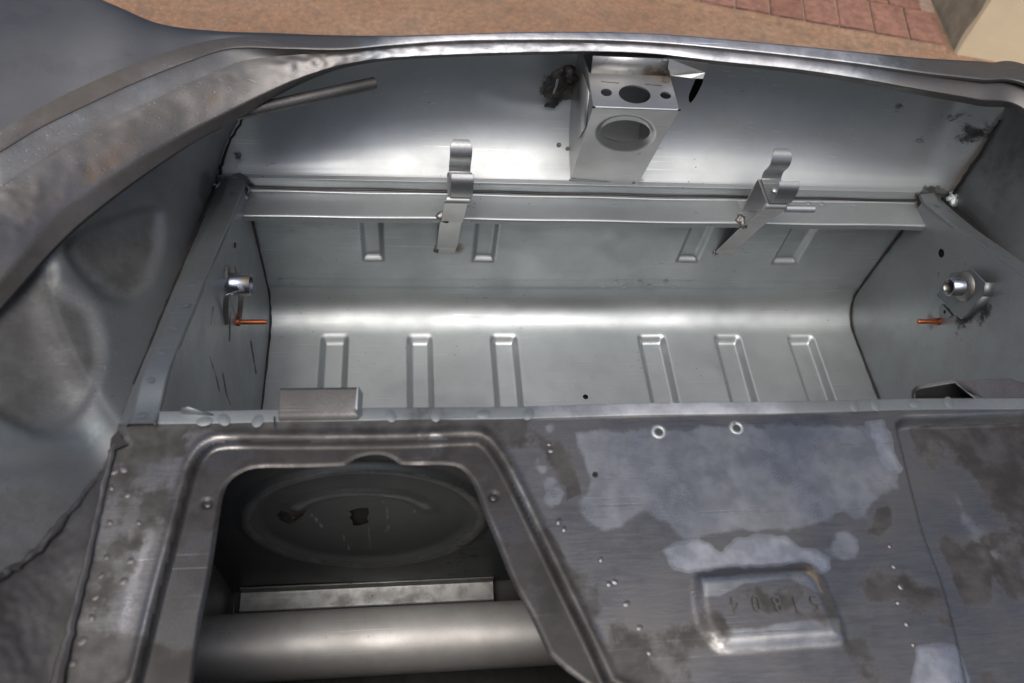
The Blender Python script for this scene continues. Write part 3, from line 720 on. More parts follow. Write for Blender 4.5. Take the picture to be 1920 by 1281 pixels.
# inner fenders
def secat(u, j): 
    return np.array([np.interp(u, U, SEC[:, j, k]) for k in range(3)])
bl = [((405, 345), -.240, 6.6), ((383, 400), -.240, 6.0), ((360, 455), -.240, 5.5), ((330, 527), -.240, 4.8), ((300, 600), -.240, 4.2), ((240, 750), -.240, 3.3), ((222, 810), -.240, 2.9),
      ((192, 880), -.246, 2.4), ((130, 960), -.256, 1.9), ((60, 1040), -.268, 1.3), ((0, 1080), -.280, .8), ((-90, 1130), -.295, 0.1)]
seam = [PY(405, 345, .773), PY(413, 308, .774), PY(426, 268, .776), PY(450, 222, .780), PY(476, 180, .79), PY(495, 150, .80)]
def fender(mirror):
    rows = []
    for (p, x, u) in bl:
        b = PX(*p, x); t = secat(u, 2) + np.array([0, 0, -.010]); 
        k = np.linspace(-.02 * ss(3.2, 2.4, u), 1, 80)[:, None]; row = b * (1 - k) + t * k; k = np.clip(k, 0, 1)
        o = np.array([-1.0, .35, 0]); row = row + o * (np.sin(k * math.pi) ** .8 * .036) * ss(0, 2.5, 6.6 - u)
        rows.append(row)
    first = smooth_poly(seam, 18, closed=False); first = first[np.linspace(0, len(first) - 1, 80).astype(int)]
    rows[0] = first; rows = np.array(rows)
    V = cr(rows, 14)
    if not mirror:
        uv = pix(V)
        em = smooth_poly([(128, 462), (150, 440), (205, 415), (292, 395), (300, 450), (290, 500), (270, 545), (243, 562), (205, 555), (165, 520), (140, 490)], 5)
        k = ss(-14, 10, sdf(uv, em)).reshape(V.shape[:2])
        big = smooth_poly([(85, 490), (105, 530), (165, 575), (188, 630), (190, 680), (170, 740), (120, 790), (60, 800), (-60, 740), (-200, 700), (-100, 480)], 5)
        k2 = ss(-16, 14, sdf(uv, big)).reshape(V.shape[:2])
        low = ss(0, 40, uv[:, 1] - (870 - (uv[:, 0]) * .1)).reshape(V.shape[:2])
        nn = vnorm(V.reshape(-1, 3), gridfaces(*V.shape[:2])); 
        if np.sum(nn * (ORG - V.reshape(-1, 3))) < 0: nn = -nn
        nn = nn.reshape(V.shape)
        V = V - nn * ((k * .0065 + k2 * .0060 - .003 * low) * ss(2, 12, np.arange(80))[None])[..., None] + nn * (vnoise(V, 12, 60).reshape(V.shape[:2]) * .0010 * ss(2, 12, np.arange(80))[None])[..., None]
    def at(uv, V):
        if mirror:
            return {'stain': np.clip(.25 + .6 * vnoise(V, 14, 61), 0, .8) * ss(1780, 1850, uv[:, 0])}
        s = amax(A(sdf(uv, [(-90, 480), (90, 500), (180, 580), (195, 680), (120, 800), (-90, 830)]), 50) * .85,
                 A(sdf(uv, [(120, 470), (160, 440), (290, 395), (300, 470), (270, 550), (200, 555)]), 30) * .75,
                 A(sdf(uv, [(-90, 880), (90, 890), (190, 880), (100, 1100), (-90, 1200)]), 40) * .7,
                 A(16 - np.hypot(uv[:, 0] - 385, (uv[:, 1] - 350) / 2.2), 6) * .9, A(14 - np.hypot(uv[:, 0] - 130, (uv[:, 1] - 458)), 12))
        p = A(sdf(uv, [(-90, 750), (60, 770), (120, 800), (200, 760), (230, 800), (190, 870), (60, 850), (-90, 840)]), 50) * .7
        p = amax(p, A(26 - np.hypot(uv[:, 0] - 185, uv[:, 1] - 520), 14) * .7, A(1.3 - ldist(uv, [(193, 680), (206, 716)]), 1.5), A(1.3 - ldist(uv, [(335, 380), (352, 402), (357, 412)]), 1.5))
        return {'stain': s * (.85 + .15 * vnoise(V, 12, 63)), 'polish_glare': p}
    if mirror:
        V = mirx(V)
        # the right joint sits a touch nearer the middle
        sm = np.array([PY(1779, 382, .760), PY(1800, 342, .764), PY(1835, 290, .770), PY(1862, 246, .774), PY(1884, 205, .780), PY(1900, 170, .79)])
        sm = smooth_poly(sm, 18, closed=False)[np.linspace(0, 90, 80).astype(int)]
        dlt = sm - V[0]; n = V.shape[0]
        V = V + dlt[None] * (1 - ss(0, 34, np.arange(n)))[:, None, None]
    o = sheet('inner_fender', V, 'fender', CAR, attrs=at)[0]
    edge = V[0, :60:3] + (np.array([(.002 if not mirror else -.002), -.003, 0]))
    tube('joint_seam', [p + RNG.normal(0, .0004, 3) for p in edge], [.0019 * (1 - .5 * k / 20) + .0004 * random.random() for k in range(len(edge))], 'burnt', o, n=8)
    return o
if_l, if_r = fender(False), fender(True)
if_l['label'] = 'left inner fender with a pressed hollow and blotchy grey steel'; if_r['label'] = 'right inner fender, dark and smoky near the corner joint'
# dark line where each fender laps over the flange
for m, par in ((False, fl_l), (True, fl_r)):
    pts = LOy[2:78:3] + np.array([.0012, 0, .0022]); pts = mirx(pts) if m else pts
    tube('lap_seam', [p + RNG.normal(0, .0003, 3) for p in pts], .0013, 'burnt', par, n=8)
# scorched welds at the ends of the rail
for (a, b), sd in (((437, 357), 4), ((1752, 378), 9)):
    p = P(a, b, .7615); splash('scorched_weld', p + np.array([0, -.004, .002]), (0, -.5, 1), .014, 'weld', rail, sd, h=.004, asp=1.5)
    for k in range(7):
        q = p + np.array([random.uniform(-.018, .018), random.uniform(-.008, .006), .004]); splash('slag_bead', q, (0, -.5, 1), random.uniform(.003, .006), 'burnt', rail, 40 + k, seg=10, h=.003)
splash('bright_weld', P(408, 352, .755), (.3, -.5, 1), .009, 'zinc', rail, 12, h=.003); splash('bright_weld', P(1788, 372, .745), (-.3, -.5, 1), .009, 'zinc', rail, 13, h=.003)

# ================================================================== deck behind the compartment
hatch = smooth_poly([(350, 1340), (362, 1281), (380, 1153), (394, 1086), (407, 1001), (414, 955), (421, 922), (431, 904), (451, 888), (483, 878), (559, 877), (641, 874), (655, 868), (668, 860), (690, 854), (719, 854), (740, 864), (757, 872), (842, 873), (869, 884), (889, 914), (906, 961), (926, 1008), (960, 1092), (993, 1153), (1027, 1227), (1080, 1340)], 4)
recess = smooth_poly([(238, 1340), (256, 1281), (296, 1119), (323, 1018), (347, 925), (360, 880), (371, 856), (388, 838), (412, 829), (460, 827), (560, 828), (760, 826), (880, 821), (905, 826), (922, 842), (944, 876), (968, 922), (1010, 1008), (1061, 1113), (1111, 1216), (1141, 1281), (1170, 1340)], 4)
sidep = smooth_poly([(1682, 800), (1688, 788), (1705, 782), (1760, 781), (1919, 776), (2200, 768), (2300, 1340), (1838, 1340), (1815, 1281), (1795, 1190), (1768, 1090), (1734, 1001), (1707, 900), (1694, 846)], 4)
pad = smooth_poly([(1301, 1092), (1310, 1077), (1340, 1071), (1383, 1067), (1450, 1063), (1500, 1060), (1520, 1064), (1537, 1080), (1555, 1117), (1572, 1160), (1584, 1190), (1574, 1207), (1500, 1213), (1433, 1218), (1362, 1223), (1338, 1213), (1312, 1178), (1301, 1130)], 4)
gx = np.linspace(-.2305, .98, 760); gy = np.linspace(.3335, -.06, 260)
GX, GY = np.meshgrid(gx, gy, indexing='ij'); V = np.stack([GX * S, GY * S, np.full_like(GX, CZ - DD * S)], -1)
uv = pix(V)
dz = -.0055 * ss(-8, 8, sdf(uv, recess)) - .010 * ss(-4, 12, sdf(uv, sidep)) + .0042 * ss(-6, 24, sdf(uv, pad))
dz += .0010 * np.exp(-(sdf(uv, recess) + 12) ** 2 / 60)
dz += .0016 * ss(8, 0, ldist(uv, [(213, 842), (196, 915), (170, 1040), (140, 1160), (110, 1281), (95, 1340)]))
dz += vnoise(V, 9, 70) * .0006 
rough_ = ss(420, 330, uv[:, 0]) + ss(-10, 20, sdf(uv, pad)) * .5 + ss(10, 60, sdf(uv, sidep)) * .6
dz += -.0030 * ss(13, 0, -sdf(uv, hatch))
dz += -.0022 * ss(11, 3, np.hypot(uv[:, 0] - 385, uv[:, 1] - 938)) - .0022 * ss(11, 3, np.hypot(uv[:, 0] - 927, uv[:, 1] - 925))
V[..., 2] += dz.reshape(GX.shape)
def deckattr(uv, V):
    clean = [(1068, 802), (1200, 797), (1660, 783), (1655, 822), (1690, 880), (1702, 925), (1640, 945), (1632, 978), (1600, 985), (1575, 965), (1545, 985), (1500, 1000), (1400, 1003), (1280, 1012), (1240, 985), (1205, 972), (1172, 998), (1130, 1005), (1092, 985), (1072, 940), (1094, 900), (1088, 850), (1070, 822)]
    bright = [[(1244, 1030), (1262, 1016), (1330, 1014), (1352, 1030), (1372, 1012), (1440, 1004), (1478, 1012), (1520, 1028), (1553, 1050), (1556, 1066), (1540, 1074), (1520, 1062), (1500, 1058), (1400, 1062), (1310, 1074), (1262, 1072)],
              [(1718, 1215), (1770, 1205), (1795, 1215), (1820, 1290), (1820, 1340), (1700, 1340), (1712, 1270)], [(1622, 790), (1655, 785), (1690, 880), (1668, 900), (1640, 850)]]
    pol = A(sdf(uv, clean) + 8 * vnoise(V, 60, 74), 22) * .69
    pol = amax(pol, *[A(sdf(uv, b) + 6 * vnoise(V, 90, 75) + 3 * vnoise(V, 220, 76), 9) for b in bright])
    small = [(1018, 880, 12), (1028, 905, 16), (1042, 930, 22), (1030, 808, 20), (1010, 860, 9), (1580, 1020, 34)]
    wob = 9 * vnoise(V, 70, 78) + 5 * vnoise(V, 160, 79)
    pol = amax(pol, *[A(r + wob - np.hypot(uv[:, 0] - a, uv[:, 1] - b), 20) * .66 for a, b, r in small])
    pol = amax(pol, A(sdf(uv, [(1300, 1180), (1480, 1160), (1580, 1150), (1590, 1215), (1360, 1232)]), 14) * .62, A(sdf(uv, [(1310, 1080), (1400, 1070), (1530, 1065), (1560, 1130), (1480, 1090), (1400, 1100), (1350, 1125), (1315, 1125)]), 10) * .62,
               A(sdf(uv, [(250, 900), (330, 880), (330, 960), (290, 1080), (240, 1281), (140, 1300), (200, 1150), (235, 1000)]), 40) * .62,
               A(sdf(uv, [(1745, 870), (1800, 900), (1840, 960), (1920, 1000), (1920, 1130), (1860, 1120), (1800, 1050)]), 40) * .56)
    st = amax(A(sdf(uv, [(928, 812), (1060, 798), (1064, 836), (1088, 862), (1096, 915), (1062, 940), (1048, 900), (1010, 850), (940, 845)]), 14) * .75,
              A(sdf(uv, [(1060, 895), (1085, 890), (1098, 930), (1060, 940)]), 8), A(sdf(uv, [(1640, 950), (1672, 935), (1680, 985), (1650, 1010), (1625, 1000)]), 12) * .8,
              A(sdf(uv, [(1148, 1010), (1180, 985), (1215, 972), (1240, 990), (1225, 1040), (1245, 1090), (1200, 1080), (1160, 1060)]), 16) * .55,
              A(sdf(uv, [(1790, 872), (1830, 850), (1920, 830), (2000, 830), (2000, 940), (1920, 960), (1880, 935), (1860, 945), (1825, 905)]), 18) * .95,
              A(sdf(uv, [(1705, 820), (1760, 815), (1745, 860), (1780, 900), (1760, 960), (1720, 930)]), 18) * .7,
              A(sdf(uv, [(1345, 1115), (1400, 1095), (1500, 1088), (1515, 1120), (1480, 1150), (1440, 1160), (1400, 1140)]), 10) * .7,
              A(sdf(uv, [(1495, 1180), (1535, 1168), (1540, 1178), (1500, 1190)]), 8) * .7,
              A(sdf(uv, [(215, 830), (330, 800), (500, 800), (900, 800), (930, 820), (380, 822), (345, 900), (310, 1000), (280, 960), (240, 1050), (180, 1200), (120, 1300), (200, 960)]), 30) * .8,
              A(sdf(uv, [(1100, 1230), (1180, 1180), (1280, 1240), (1500, 1250), (1700, 1230), (1700, 1340), (1120, 1340)]), 50) * .5,
              A(7 - np.abs(sdf(uv, recess) - 14), 8) * .75)
    fb = .55 * vnoise(V, 16, 101) + .35 * vnoise(V, 40, 102) + .25 * vnoise(V, 95, 103)
    left = ss(430, 330, uv[:, 0]) * (.74 + .9 * fb)
    rdist = np.abs(sdf(uv, recess)); frame_ = ss(-10, 4, sdf(uv, recess)) * (.66 + .9 * fb)
    ring = ss(46, 6, rdist) * (sdf(uv, recess) < 0) * (.64 + .9 * fb)
    topb = ss(845, 805, uv[:, 1]) * ss(1080, 980, uv[:, 0]) * (.72 + .6 * fb)
    rgt = ss(4, 26, sdf(uv, sidep)) * (.58 + .9 * fb)
    mid = ss(1000, 1120, uv[:, 1]) * (.38 + .8 * fb)
    st = amax(st * (.85 + .5 * fb), left, frame_, ring, topb, rgt, mid)
    pol = pol * (1 - .8 * ss(.5, .75, amax(left, topb)))
    return {'polish_glare': np.clip(pol, 0, 1), 'stain': np.clip(st, 0, 1), 'rust': A(5 - ldist(uv, [(1130, 786), (1320, 780), (1420, 778)]), 6) * .5}
deck, hframe, sidepan, padp = sheet('rear_deck', V, 'deck', CAR, holes=[hatch], parts=[('hatch_frame', recess, 'frame'), ('side_recess', sidep, None), ('number_pad', pad, None)], attrs=deckattr, lips=.0022)
# stamped digits, read from the front of the car
fc = bpy.data.curves.new('digits', 'FONT')
dzp = CZ - DD * S + .0042 + .0013
for ch, (a, b) in zip('51804', ((1527, 1129), (1491, 1131), (1457, 1131), (1418, 1130), (1378, 1132))):
    fc.body = ch; fc.size = .0165; fc.align_x = 'CENTER'; fc.align_y = 'CENTER'; fc.extrude = .0005; fc.offset = -.00025
    tmp = bpy.data.objects.new('t', fc); COL.objects.link(tmp); dg = bpy.context.evaluated_depsgraph_get()
    me = bpy.data.meshes.new_from_object(tmp.evaluated_get(dg)); bpy.data.objects.remove(tmp)
    me.materials.clear(); me.materials.append(M['rough'])
    o = bpy.data.objects.new('stamped_digit', me); COL.objects.link(o); o.parent = padp
    r = ray(a, b); p = ORG + r * ((dzp - CZ) / r[2])
    o.matrix_basis = Matrix.LocRotScale(Vector(p), Matrix.Rotation(math.pi + random.uniform(-.1, .1), 3, 'Z').to_quaternion(), Vector((.8, 1, 1)))
bpy.data.curves.remove(fc)
def on_deck(a, b, dz=0.0): return P(a, b, DD) + ZV * dz
for a, b in ((1235, 810), (1381, 803)): dome('weld_nut', on_deck(a, b), (0, -.1, 1), .0064, .0012, 'zinc', deck, ring=True)
for a, b in ((1236, 811), (1382, 804)): dome('nut_bore', on_deck(a, b, .0004), (0, 0, 1), .0034, .0001, 'under', deck)
dome('drill_hole', on_deck(1116, 890, .0003), (0, 0, 1), .0022, .0001, 'black', deck)
for a, b in ((385, 938), (927, 925)): dome('rivet', on_deck(a, b, -.0082), (0, 0, 1), .0052, .0014, 'frame', hframe)
for a, b in ((1127, 1049), (1153, 1091), (1175, 1132), (1199, 1177), (1217, 1224), (1668, 1024), (1676, 1062), (1688, 1100), (1684, 1130), (1700, 1170), (1712, 1209), (1142, 1095), (1058, 992), (1048, 978),
             (232, 880), (214, 885), (209, 915), (206, 980), (200, 1045), (190, 1080), (180, 1120), (172, 1158), (155, 1202), (136, 1244), (232, 1090), (245, 1052), (240, 928), (260, 980), (1030, 833), (1033, 845)):
    big = a < 300
    dome('spot_weld', on_deck(a, b, .0004), (0, 0, 1), random.uniform(.0022, .0034) * (.7 if big else .6), .0004, 'rough' if big else 'deck', deck, asp=random.uniform(1, 1.5))

# left upstand with crinkled seam sealer
seam_px = [(217, 836), (196, 915), (170, 1040), (140, 1160), (110, 1281), (80, 1380), (20, 1560)]
kpx = [((217, 826), -.240), ((192, 880), -.246), ((130, 960), -.256), ((60, 1040), -.268), ((0, 1080), -.280), ((-90, 1130), -.295), ((-280, 1240), -.33)]
lo = smooth_poly([P(a, b, DD) + ZV * .001 for a, b in seam_px], 16, closed=False); hi = smooth_poly([PX(a, b, x) for (a, b), x in kpx], 16, closed=False)
t = np.linspace(0, 1, 60); V = lo[:, None] * (1 - t)[None, :, None] + hi[:, None] * t[None, :, None]
n_ = np.array([.8, -.1, .6]); cw = (ss(.05, .3, t) * (1 - .4 * ss(.8, 1, t)))[None]
V = V + n_ * (vnoise(V, 60, 80).reshape(V.shape[:2]) * .0012 * cw + vnoise(V * np.array([2, 2, .6]), 130, 81).reshape(V.shape[:2]) * .0006 * cw * ss(10, 40, np.arange(len(lo)))[:, None])[..., None]
ups = sheet('side_upstand', V, 'rough', CAR, attrs=lambda uv, V: {'stain': np.clip(.4 + .4 * vnoise(V, 40, 82), 0, .8)})[0]
hb = hi[2::2]
tube('sealer_bead', [p + RNG.normal(0, .0007, 3) + np.array([.0012, 0, .0006]) for p in hb], [.0016 + .0018 * random.random() * ss(4, 20, k) for k in range(len(hb))], 'rough', ups, n=9)
tube('seam_bead', [p + RNG.normal(0, .0003, 3) + np.array([0, 0, .0012]) for p in lo[::2]], [.0016 + .0024 * ss(10, 40, k) + .0008 * random.random() for k in range(len(lo[::2]))], 'rough', ups, n=8)
mk('corner_gap', [P(a, b, DD - .004) for a, b in ((208, 822), (222, 806), (228, 822), (240, 832), (218, 842), (206, 838))], [(0, 1, 2, 3, 4, 5)], 'burnt', ups)


# ================================================================== near flange of the tub, and its tabs
V = []
for x in np.linspace(-.203, .95, 300):
    V.append([Wd(x, .3440, .606), Wd(x, .3438, .5988), Wd(x, .3432, .5984), Wd(x, .338, .5984), Wd(x, .3325, .5985), Wd(x, .3318, .5988), Wd(x, .3315, .6015)])
V = np.array(V); V[..., 2] += (vnoise(V, 22, 90) * .0006).reshape(V.shape[:2])
V[..., 1] += (vnoise(V * np.array([1, 0, 0]), 9, 91) * .0012).reshape(V.shape[:2])
nf = sheet('rear_flange', V, 'strip', CAR, attrs=lambda uv, V: {'stain': np.clip(.2 + .4 * vnoise(V, 30, 92), 0, .7), 'polish_glare': A(8 - np.abs(uv[:, 0] - 1300) / 40, 8) * .7, 'rust': A(6 - np.abs(uv[:, 0] - 1280) / 25, 5) * .35})[0]
for a, b in ((383, 790), (420, 787), (484, 789), (733, 780), (818, 779), (906, 777), (991, 777), (1601, 761), (1641, 760), (1715, 757), (1779, 755)):
    dome('spot_weld', P(a, b, .5984) + ZV * .0001, (0, 0, 1), .0042, .0005, 'strip', nf, asp=1.4)
# left tab
d_ = .590
prL = [Wd(0, .3315, .5968), Wd(0, .3345, .5935), Wd(0, .3575, .5895), Wd(0, .3600, .5915), Wd(0, .3605, .602)]
xl, xr_ = P(522, 790, .596)[0], P(672, 790, .596)[0]
cx = (xl + xr_) / 2
ribbon('floor_tab', [p + np.array([cx, 0, 0]) for p in bend(prL, .002, 4)], ex_ * (xr_ - xl), .0012, 'rough', nf)
ribbon('tab_fold', [Wd(0, .3335, .5965) + ex_ * xr_, Wd(0, .3350, .5925) + ex_ * (xr_ + .001), Wd(0, .356, .589) + ex_ * (xr_ + .0015)], np.array([.003, 0, -.012]), .0012, 'zinc', nf)
mk('joint_line', [P(a, b, .5962) for a, b in ((513, 781), (516, 781), (516, 800), (513, 800))], [(0, 1, 2, 3)], 'burnt', nf)
mk('small_lug', [P(a, b, dd) for a, b, dd in ((338, 775, .60), (340, 766, .592), (352, 763, .588), (400, 778, .598), (398, 782, .604), (345, 782, .604))], [(0, 1, 2, 3, 4, 5)], 'strip', nf, solid=.0012)
# right tab: a hat-shaped strap with an open end
def FP(a, b, dd): return P(a, b, dd)
y0_ = .3345
strap = [PY(1713, 762, .352), PY(1713, 735, .352), PY(1722, 727, .352), PY(1780, 717, .352), PY(1793, 715, .352), PY(1845, 748, .346), PY(1850, 764, .344)]
ribbon('strap_loop', bend(strap, .004, 4), np.array([0, .0035, .0]), .0014, 'rough', nf)
plate = [PY(1786, 714, .360), PY(1850, 711, .362), PY(1893, 709, .364), PY(1960, 728, .364), PY(1990, 765, .338), PY(1845, 766, .336), PY(1838, 757, .338), PY(1826, 745, .344)]
prism('floor_tab', plate, np.array([0, 0, -.0014]), 'rough', nf)
mk('tab_shade_plate', [PY(1716, 752, .358), PY(1716, 728, .358), PY(1786, 717, .362), PY(1840, 745, .362), PY(1840, 752, .358)], [(0, 1, 2, 3, 4)], 'under', nf)  # dark plate paints the shade inside the open strap

# ================================================================== under the hatch: bulkhead, ledge, cross tube
nx2, nz2 = 240, 240
bx = np.linspace(-.232, .60, nx2); bz = np.linspace(.603, 1.03, nz2)
BX, BZ = np.meshgrid(bx, bz, indexing='ij'); V = np.stack([BX * S, np.full_like(BX, .3300 * S), CZ - BZ * S], -1); uv = pix(V)
def oval(cx, cy, rx, ry): return np.abs(np.hypot((uv[:, 0] - cx) / rx, (uv[:, 1] - cy) / ry) - 1) * np.minimum(rx, ry)
o1 = ss(11, 1, oval(682, 964, 220, 88)); o2 = ss(9, 1, oval(678, 962, 130, 42)) * ss(966, 945, uv[:, 1])
V[..., 1] -= ((o1 * .006 + o2 * .004) * S).reshape(BX.shape) + (vnoise(V, 16, 95) * .0008).reshape(BX.shape)
hole1 = [(655, 958), (672, 953), (690, 952), (692, 962), (688, 972), (692, 980), (672, 986), (662, 985), (660, 974), (652, 972), (660, 966)]
hole2 = [(535, 958), (548, 955), (560, 962), (556, 972), (545, 974), (537, 968), (526, 970)]
def bhattr(uv, V):
    p = np.maximum(o1, o2) * .60  # raised ovals painted lighter, as if catching the light
    sc = [[(720, 940), (728, 965), (724, 975)], [(730, 985), (724, 996)], [(775, 955), (780, 965)], [(826, 935), (824, 960)], [(690, 990), (693, 1030)], [(585, 965), (606, 990)], [(640, 1000), (655, 1030)]]
    p = amax(p, *[A(2.4 - ldist(uv, s), 2.5) for s in sc])
    return {'polish_glare': p, 'stain': np.clip(.2 + .35 * vnoise(V, 20, 96), 0, 1) + A(20 - np.hypot(uv[:, 0] - 545, (uv[:, 1] - 965) * 1.5), 10) * .5}
bulk = sheet('bulkhead', V, 'dark', CAR, holes=[hole1, hole2], attrs=bhattr)[0]
mk('void_backing', [Wd(x, .336, d) for x, d in ((-.23, .61), (.5, .61), (.5, 1.02), (-.23, 1.02))], [(0, 1, 2, 3)], 'black', bulk)
splash('torn_metal', PY(545, 964, .329), (0, -1, .2), .011, 'burnt', bulk, 31, h=.004, asp=1.4)
lp = bend([Wd(0, .329, 1.010), Wd(0, .327, 1.021), Wd(0, .305, 1.023), Wd(0, .303, 1.024), Wd(0, .301, 1.045)], .003, 4)
x0_, x1_ = P(452, 1110, 1.02)[0], P(925, 1100, 1.02)[0]
ledge = ribbon('ledge', [p + ex_ * (x0_ + x1_) / 2 for p in lp], ex_ * (x1_ - x0_), .002, 'dirty', bulk)
for k in range(0): dome('spot_weld', np.array([x0_ + .02 + k * (x1_ - x0_ - .04) / 8, .313 * S, CZ - 1.0225 * S + .0022]), (0, 0, 1), .0032, .0005, 'side', ledge)
tc = (.2337, .92); tr = .0355 * S
pts = [np.array([x, tc[0] * S, CZ - tc[1] * S]) for x in np.linspace(-.26, .7, 40)]
tube('axle_tube', pts, tr, 'tube', CAR, n=64, caps=False)
mk('underbody_tray', [Wd(-.24, .34, 1.04), Wd(.98, .34, 1.04), Wd(.98, -.06, 1.10), Wd(-.24, -.06, 1.10)], [(0, 1, 2, 3)], 'under', CAR)
mk('underbody_side_block', [Wd(-.229, .335, .602), Wd(-.229, -.06, .602), Wd(-.215, -.06, 1.10), Wd(-.215, .335, 1.04)], [(0, 1, 2, 3)], 'side', CAR)
mk('underbody_side_block', [Wd(.975, .335, .615), Wd(.975, -.06, .615), Wd(.98, -.06, 1.10), Wd(.98, .335, 1.04)], [(0, 1, 2, 3)], 'under', CAR)  # unseen right wall, added to keep light out under the hatch
mk('light_block_rear', [Wd(-.23, -.055, .605), Wd(.975, -.055, .615), Wd(.98, -.06, 1.10), Wd(-.215, -.06, 1.10)], [(0, 1, 2, 3)], 'under', CAR)  # unseen panel added to shut light out from behind
splash('sealer_lump', PX(425, 1105, -.222), (1, -.2, .2), .02, 'rough', bulk, 77, h=.006, asp=.7)

# ================================================================== lock bracket
dT, yF, yB = .580, .720, .781
TL, TR = P(1113, 200, dT), P(1273, 206, dT); TL[1] = TR[1] = yF * S
BL_, BR_ = PY(1071, 336, .772), PY(1195, 346, .772)
KL, KR = P(1103, 137, dT), P(1256, 145, dT); KL[1] = KR[1] = yB * S
def quad(a, b, c, d, nu, nv):
    u = np.linspace(0, 1, nu)[:, None, None]; v = np.linspace(0, 1, nv)[None, :, None]
    return (a * (1 - u) + b * u) * (1 - v) + (d * (1 - u) + c * u) * v
ell = lambda cx, cy, rx, ry, rot=0: [(cx + rx * math.cos(t) * math.cos(rot) - ry * math.sin(t) * math.sin(rot), cy + rx * math.cos(t) * math.sin(rot) + ry * math.sin(t) * math.cos(rot)) for t in np.linspace(0, 2 * math.pi, 48, endpoint=False)]
Vf = quad(TL, TR, BR_, BL_, 130, 150); uvf = pix(Vf)
hf = ell(1173, 247, 46, 21.5, .02); sdh = sdf(uvf, ell(1173, 250, 49, 27, .02)).reshape(Vf.shape[:2])
fn = np.cross(TR - TL, BL_ - TL); fn /= np.linalg.norm(fn); fn = fn if fn[1] < 0 else -fn
Vf = Vf - fn * (.006 * ss(-9, 6, sdh))[..., None]
ff = sheet('latch_bracket', Vf, 'bracket', CAR, holes=[hf], attrs=lambda uv, V: {'stain': amax(A(10 - np.hypot(uv[:, 0] - 1145, (uv[:, 1] - 300)), 10) * .4, A(12 - np.hypot(uv[:, 0] - 1198, (uv[:, 1] - 288)), 10) * .4)}, lips=.0016)[0]
Vt = quad(TL, TR, KR, KL, 110, 60); Vt[..., 2] += .0004
tops = [ell(1190, 177, 30, 17, .12), ell(1137, 173.5, 10.5, 7, .15), ell(1248, 179, 10.5, 6.5, .2)]
ft = sheet('bracket_top', Vt, 'bracket', ff, holes=tops, lips=.0008, attrs=lambda uv, V: {'stain': amax(A(1.2 - ldist(uv, [(1128, 153), (1160, 156)]), 2) * .9, A(1.2 - ldist(uv, [(1210, 158), (1240, 161)]), 2) * .9, A(9 - np.hypot(uv[:, 0] - 1250, uv[:, 1] - 148), 8)), 'rust': A(8 - np.hypot((uv[:, 0] - 1240) / 2, uv[:, 1] - 142), 8) * .6})[0]
tube('folded_edge', [TL + np.array([0, .0006, -.0006]), TR + np.array([0, .0006, -.0006])], .0014, 'zinc', ff, n=10)
NL, NR = PX(1078, 145, KL[0] / S * .985), None
for s_, (a, b, c) in ((1, (TL, BL_, KL)), (-1, (TR, BR_, KR))):
    back_t = np.array([c[0], .848 * S, c[2] - .004]); back_m = np.array([c[0] * .6 + b[0] * .4, .838 * S, CZ - .70 * S]); 
    mk('bracket_side', [a, b, np.array([b[0], .80 * S, b[2] + .004]), back_m, back_t, c], [(0, 1, 2, 3, 4, 5)], 'bracket', ff, solid=.001, smooth=False,)
mk('bracket_gusset', [TL * .5 + KL * .5 + np.array([-.0012, 0, -.004]), TL * .75 + BL_ * .25 + np.array([-.0015, .002, 0]), TL * .5 + BL_ * .5 + np.array([-.0015, .012, 0]), KL + np.array([-.0015, .02, -.05]), KL + np.array([-.002, .018, -.012])], [(0, 1, 2, 3, 4)], 'bracket', ff, solid=.001)
wb = [BL_ * (1 - k) + BR_ * k + np.array([0, .0015, -.0085 + .0010 * math.sin(k * 37)]) for k in np.linspace(-.04, 1.0, 40)]
tube('weld_bead', wb, [.0018 + .0008 * math.sin(i * 1.9) for i in range(40)], 'weld', ff, n=10)
ribbon('weld_foot', [BL_ * .5 + BR_ * .5 + np.array([0, 0, .001]), BL_ * .5 + BR_ * .5 + np.array([.0, .002, -.008])], (BR_ - BL_) * 1.05, .0014, 'strip', ff)
for q in (TL, TR, BL_ + np.array([.004, 0, .003]), BR_ + np.array([-.006, -.001, .003])): dome('corner_hole', q + np.array([0, -.0005, 0]), fn, .002, .0006, 'burnt', ff)
# upright plate between the bracket and the rim, and a folded tab on its right
up0, up1 = P(1112, 106, .557), P(1256, 112, .557)
mk('mounting_plate', [KL + np.array([.003, -.0005, 0]), KR, np.array([up1[0], up1[1] + .001, up1[2]]), np.array([up0[0], up0[1] + .001, up0[2]])], [(0, 1, 2, 3)], 'bracket', ff, solid=.0014, attrs={'rust': np.array([.1, .45, .2, 0]), 'stain': np.array([.3, .5, .35, .45])})
mk('folded_tab', [P(1255, 110, .556), P(1329, 119, .556), P(1322, 136, .568), P(1318, 148, .574), P(1296, 147, .575), P(1258, 141, .578), P(1252, 128, .566)], [(0, 1, 2, 6), (2, 3, 4, 5), (2, 5, 6)], 'bracket', ff, solid=.0016, smooth=False)
mk('fold_gusset', [P(1240, 112, .557), P(1256, 112, .557), P(1259, 142, .579), P(1247, 138, .58), P(1239, 122, .57)], [(0, 1, 2, 3, 4)], 'bracket', ff, solid=.0012, attrs={'stain': np.full(5, .5)})
mk('slot_shadow', [PY(a, b, .868) for a, b in ((1285, 140), (1325, 140), (1325, 195), (1285, 195))], [(0, 1, 2, 3)], 'black', nose)
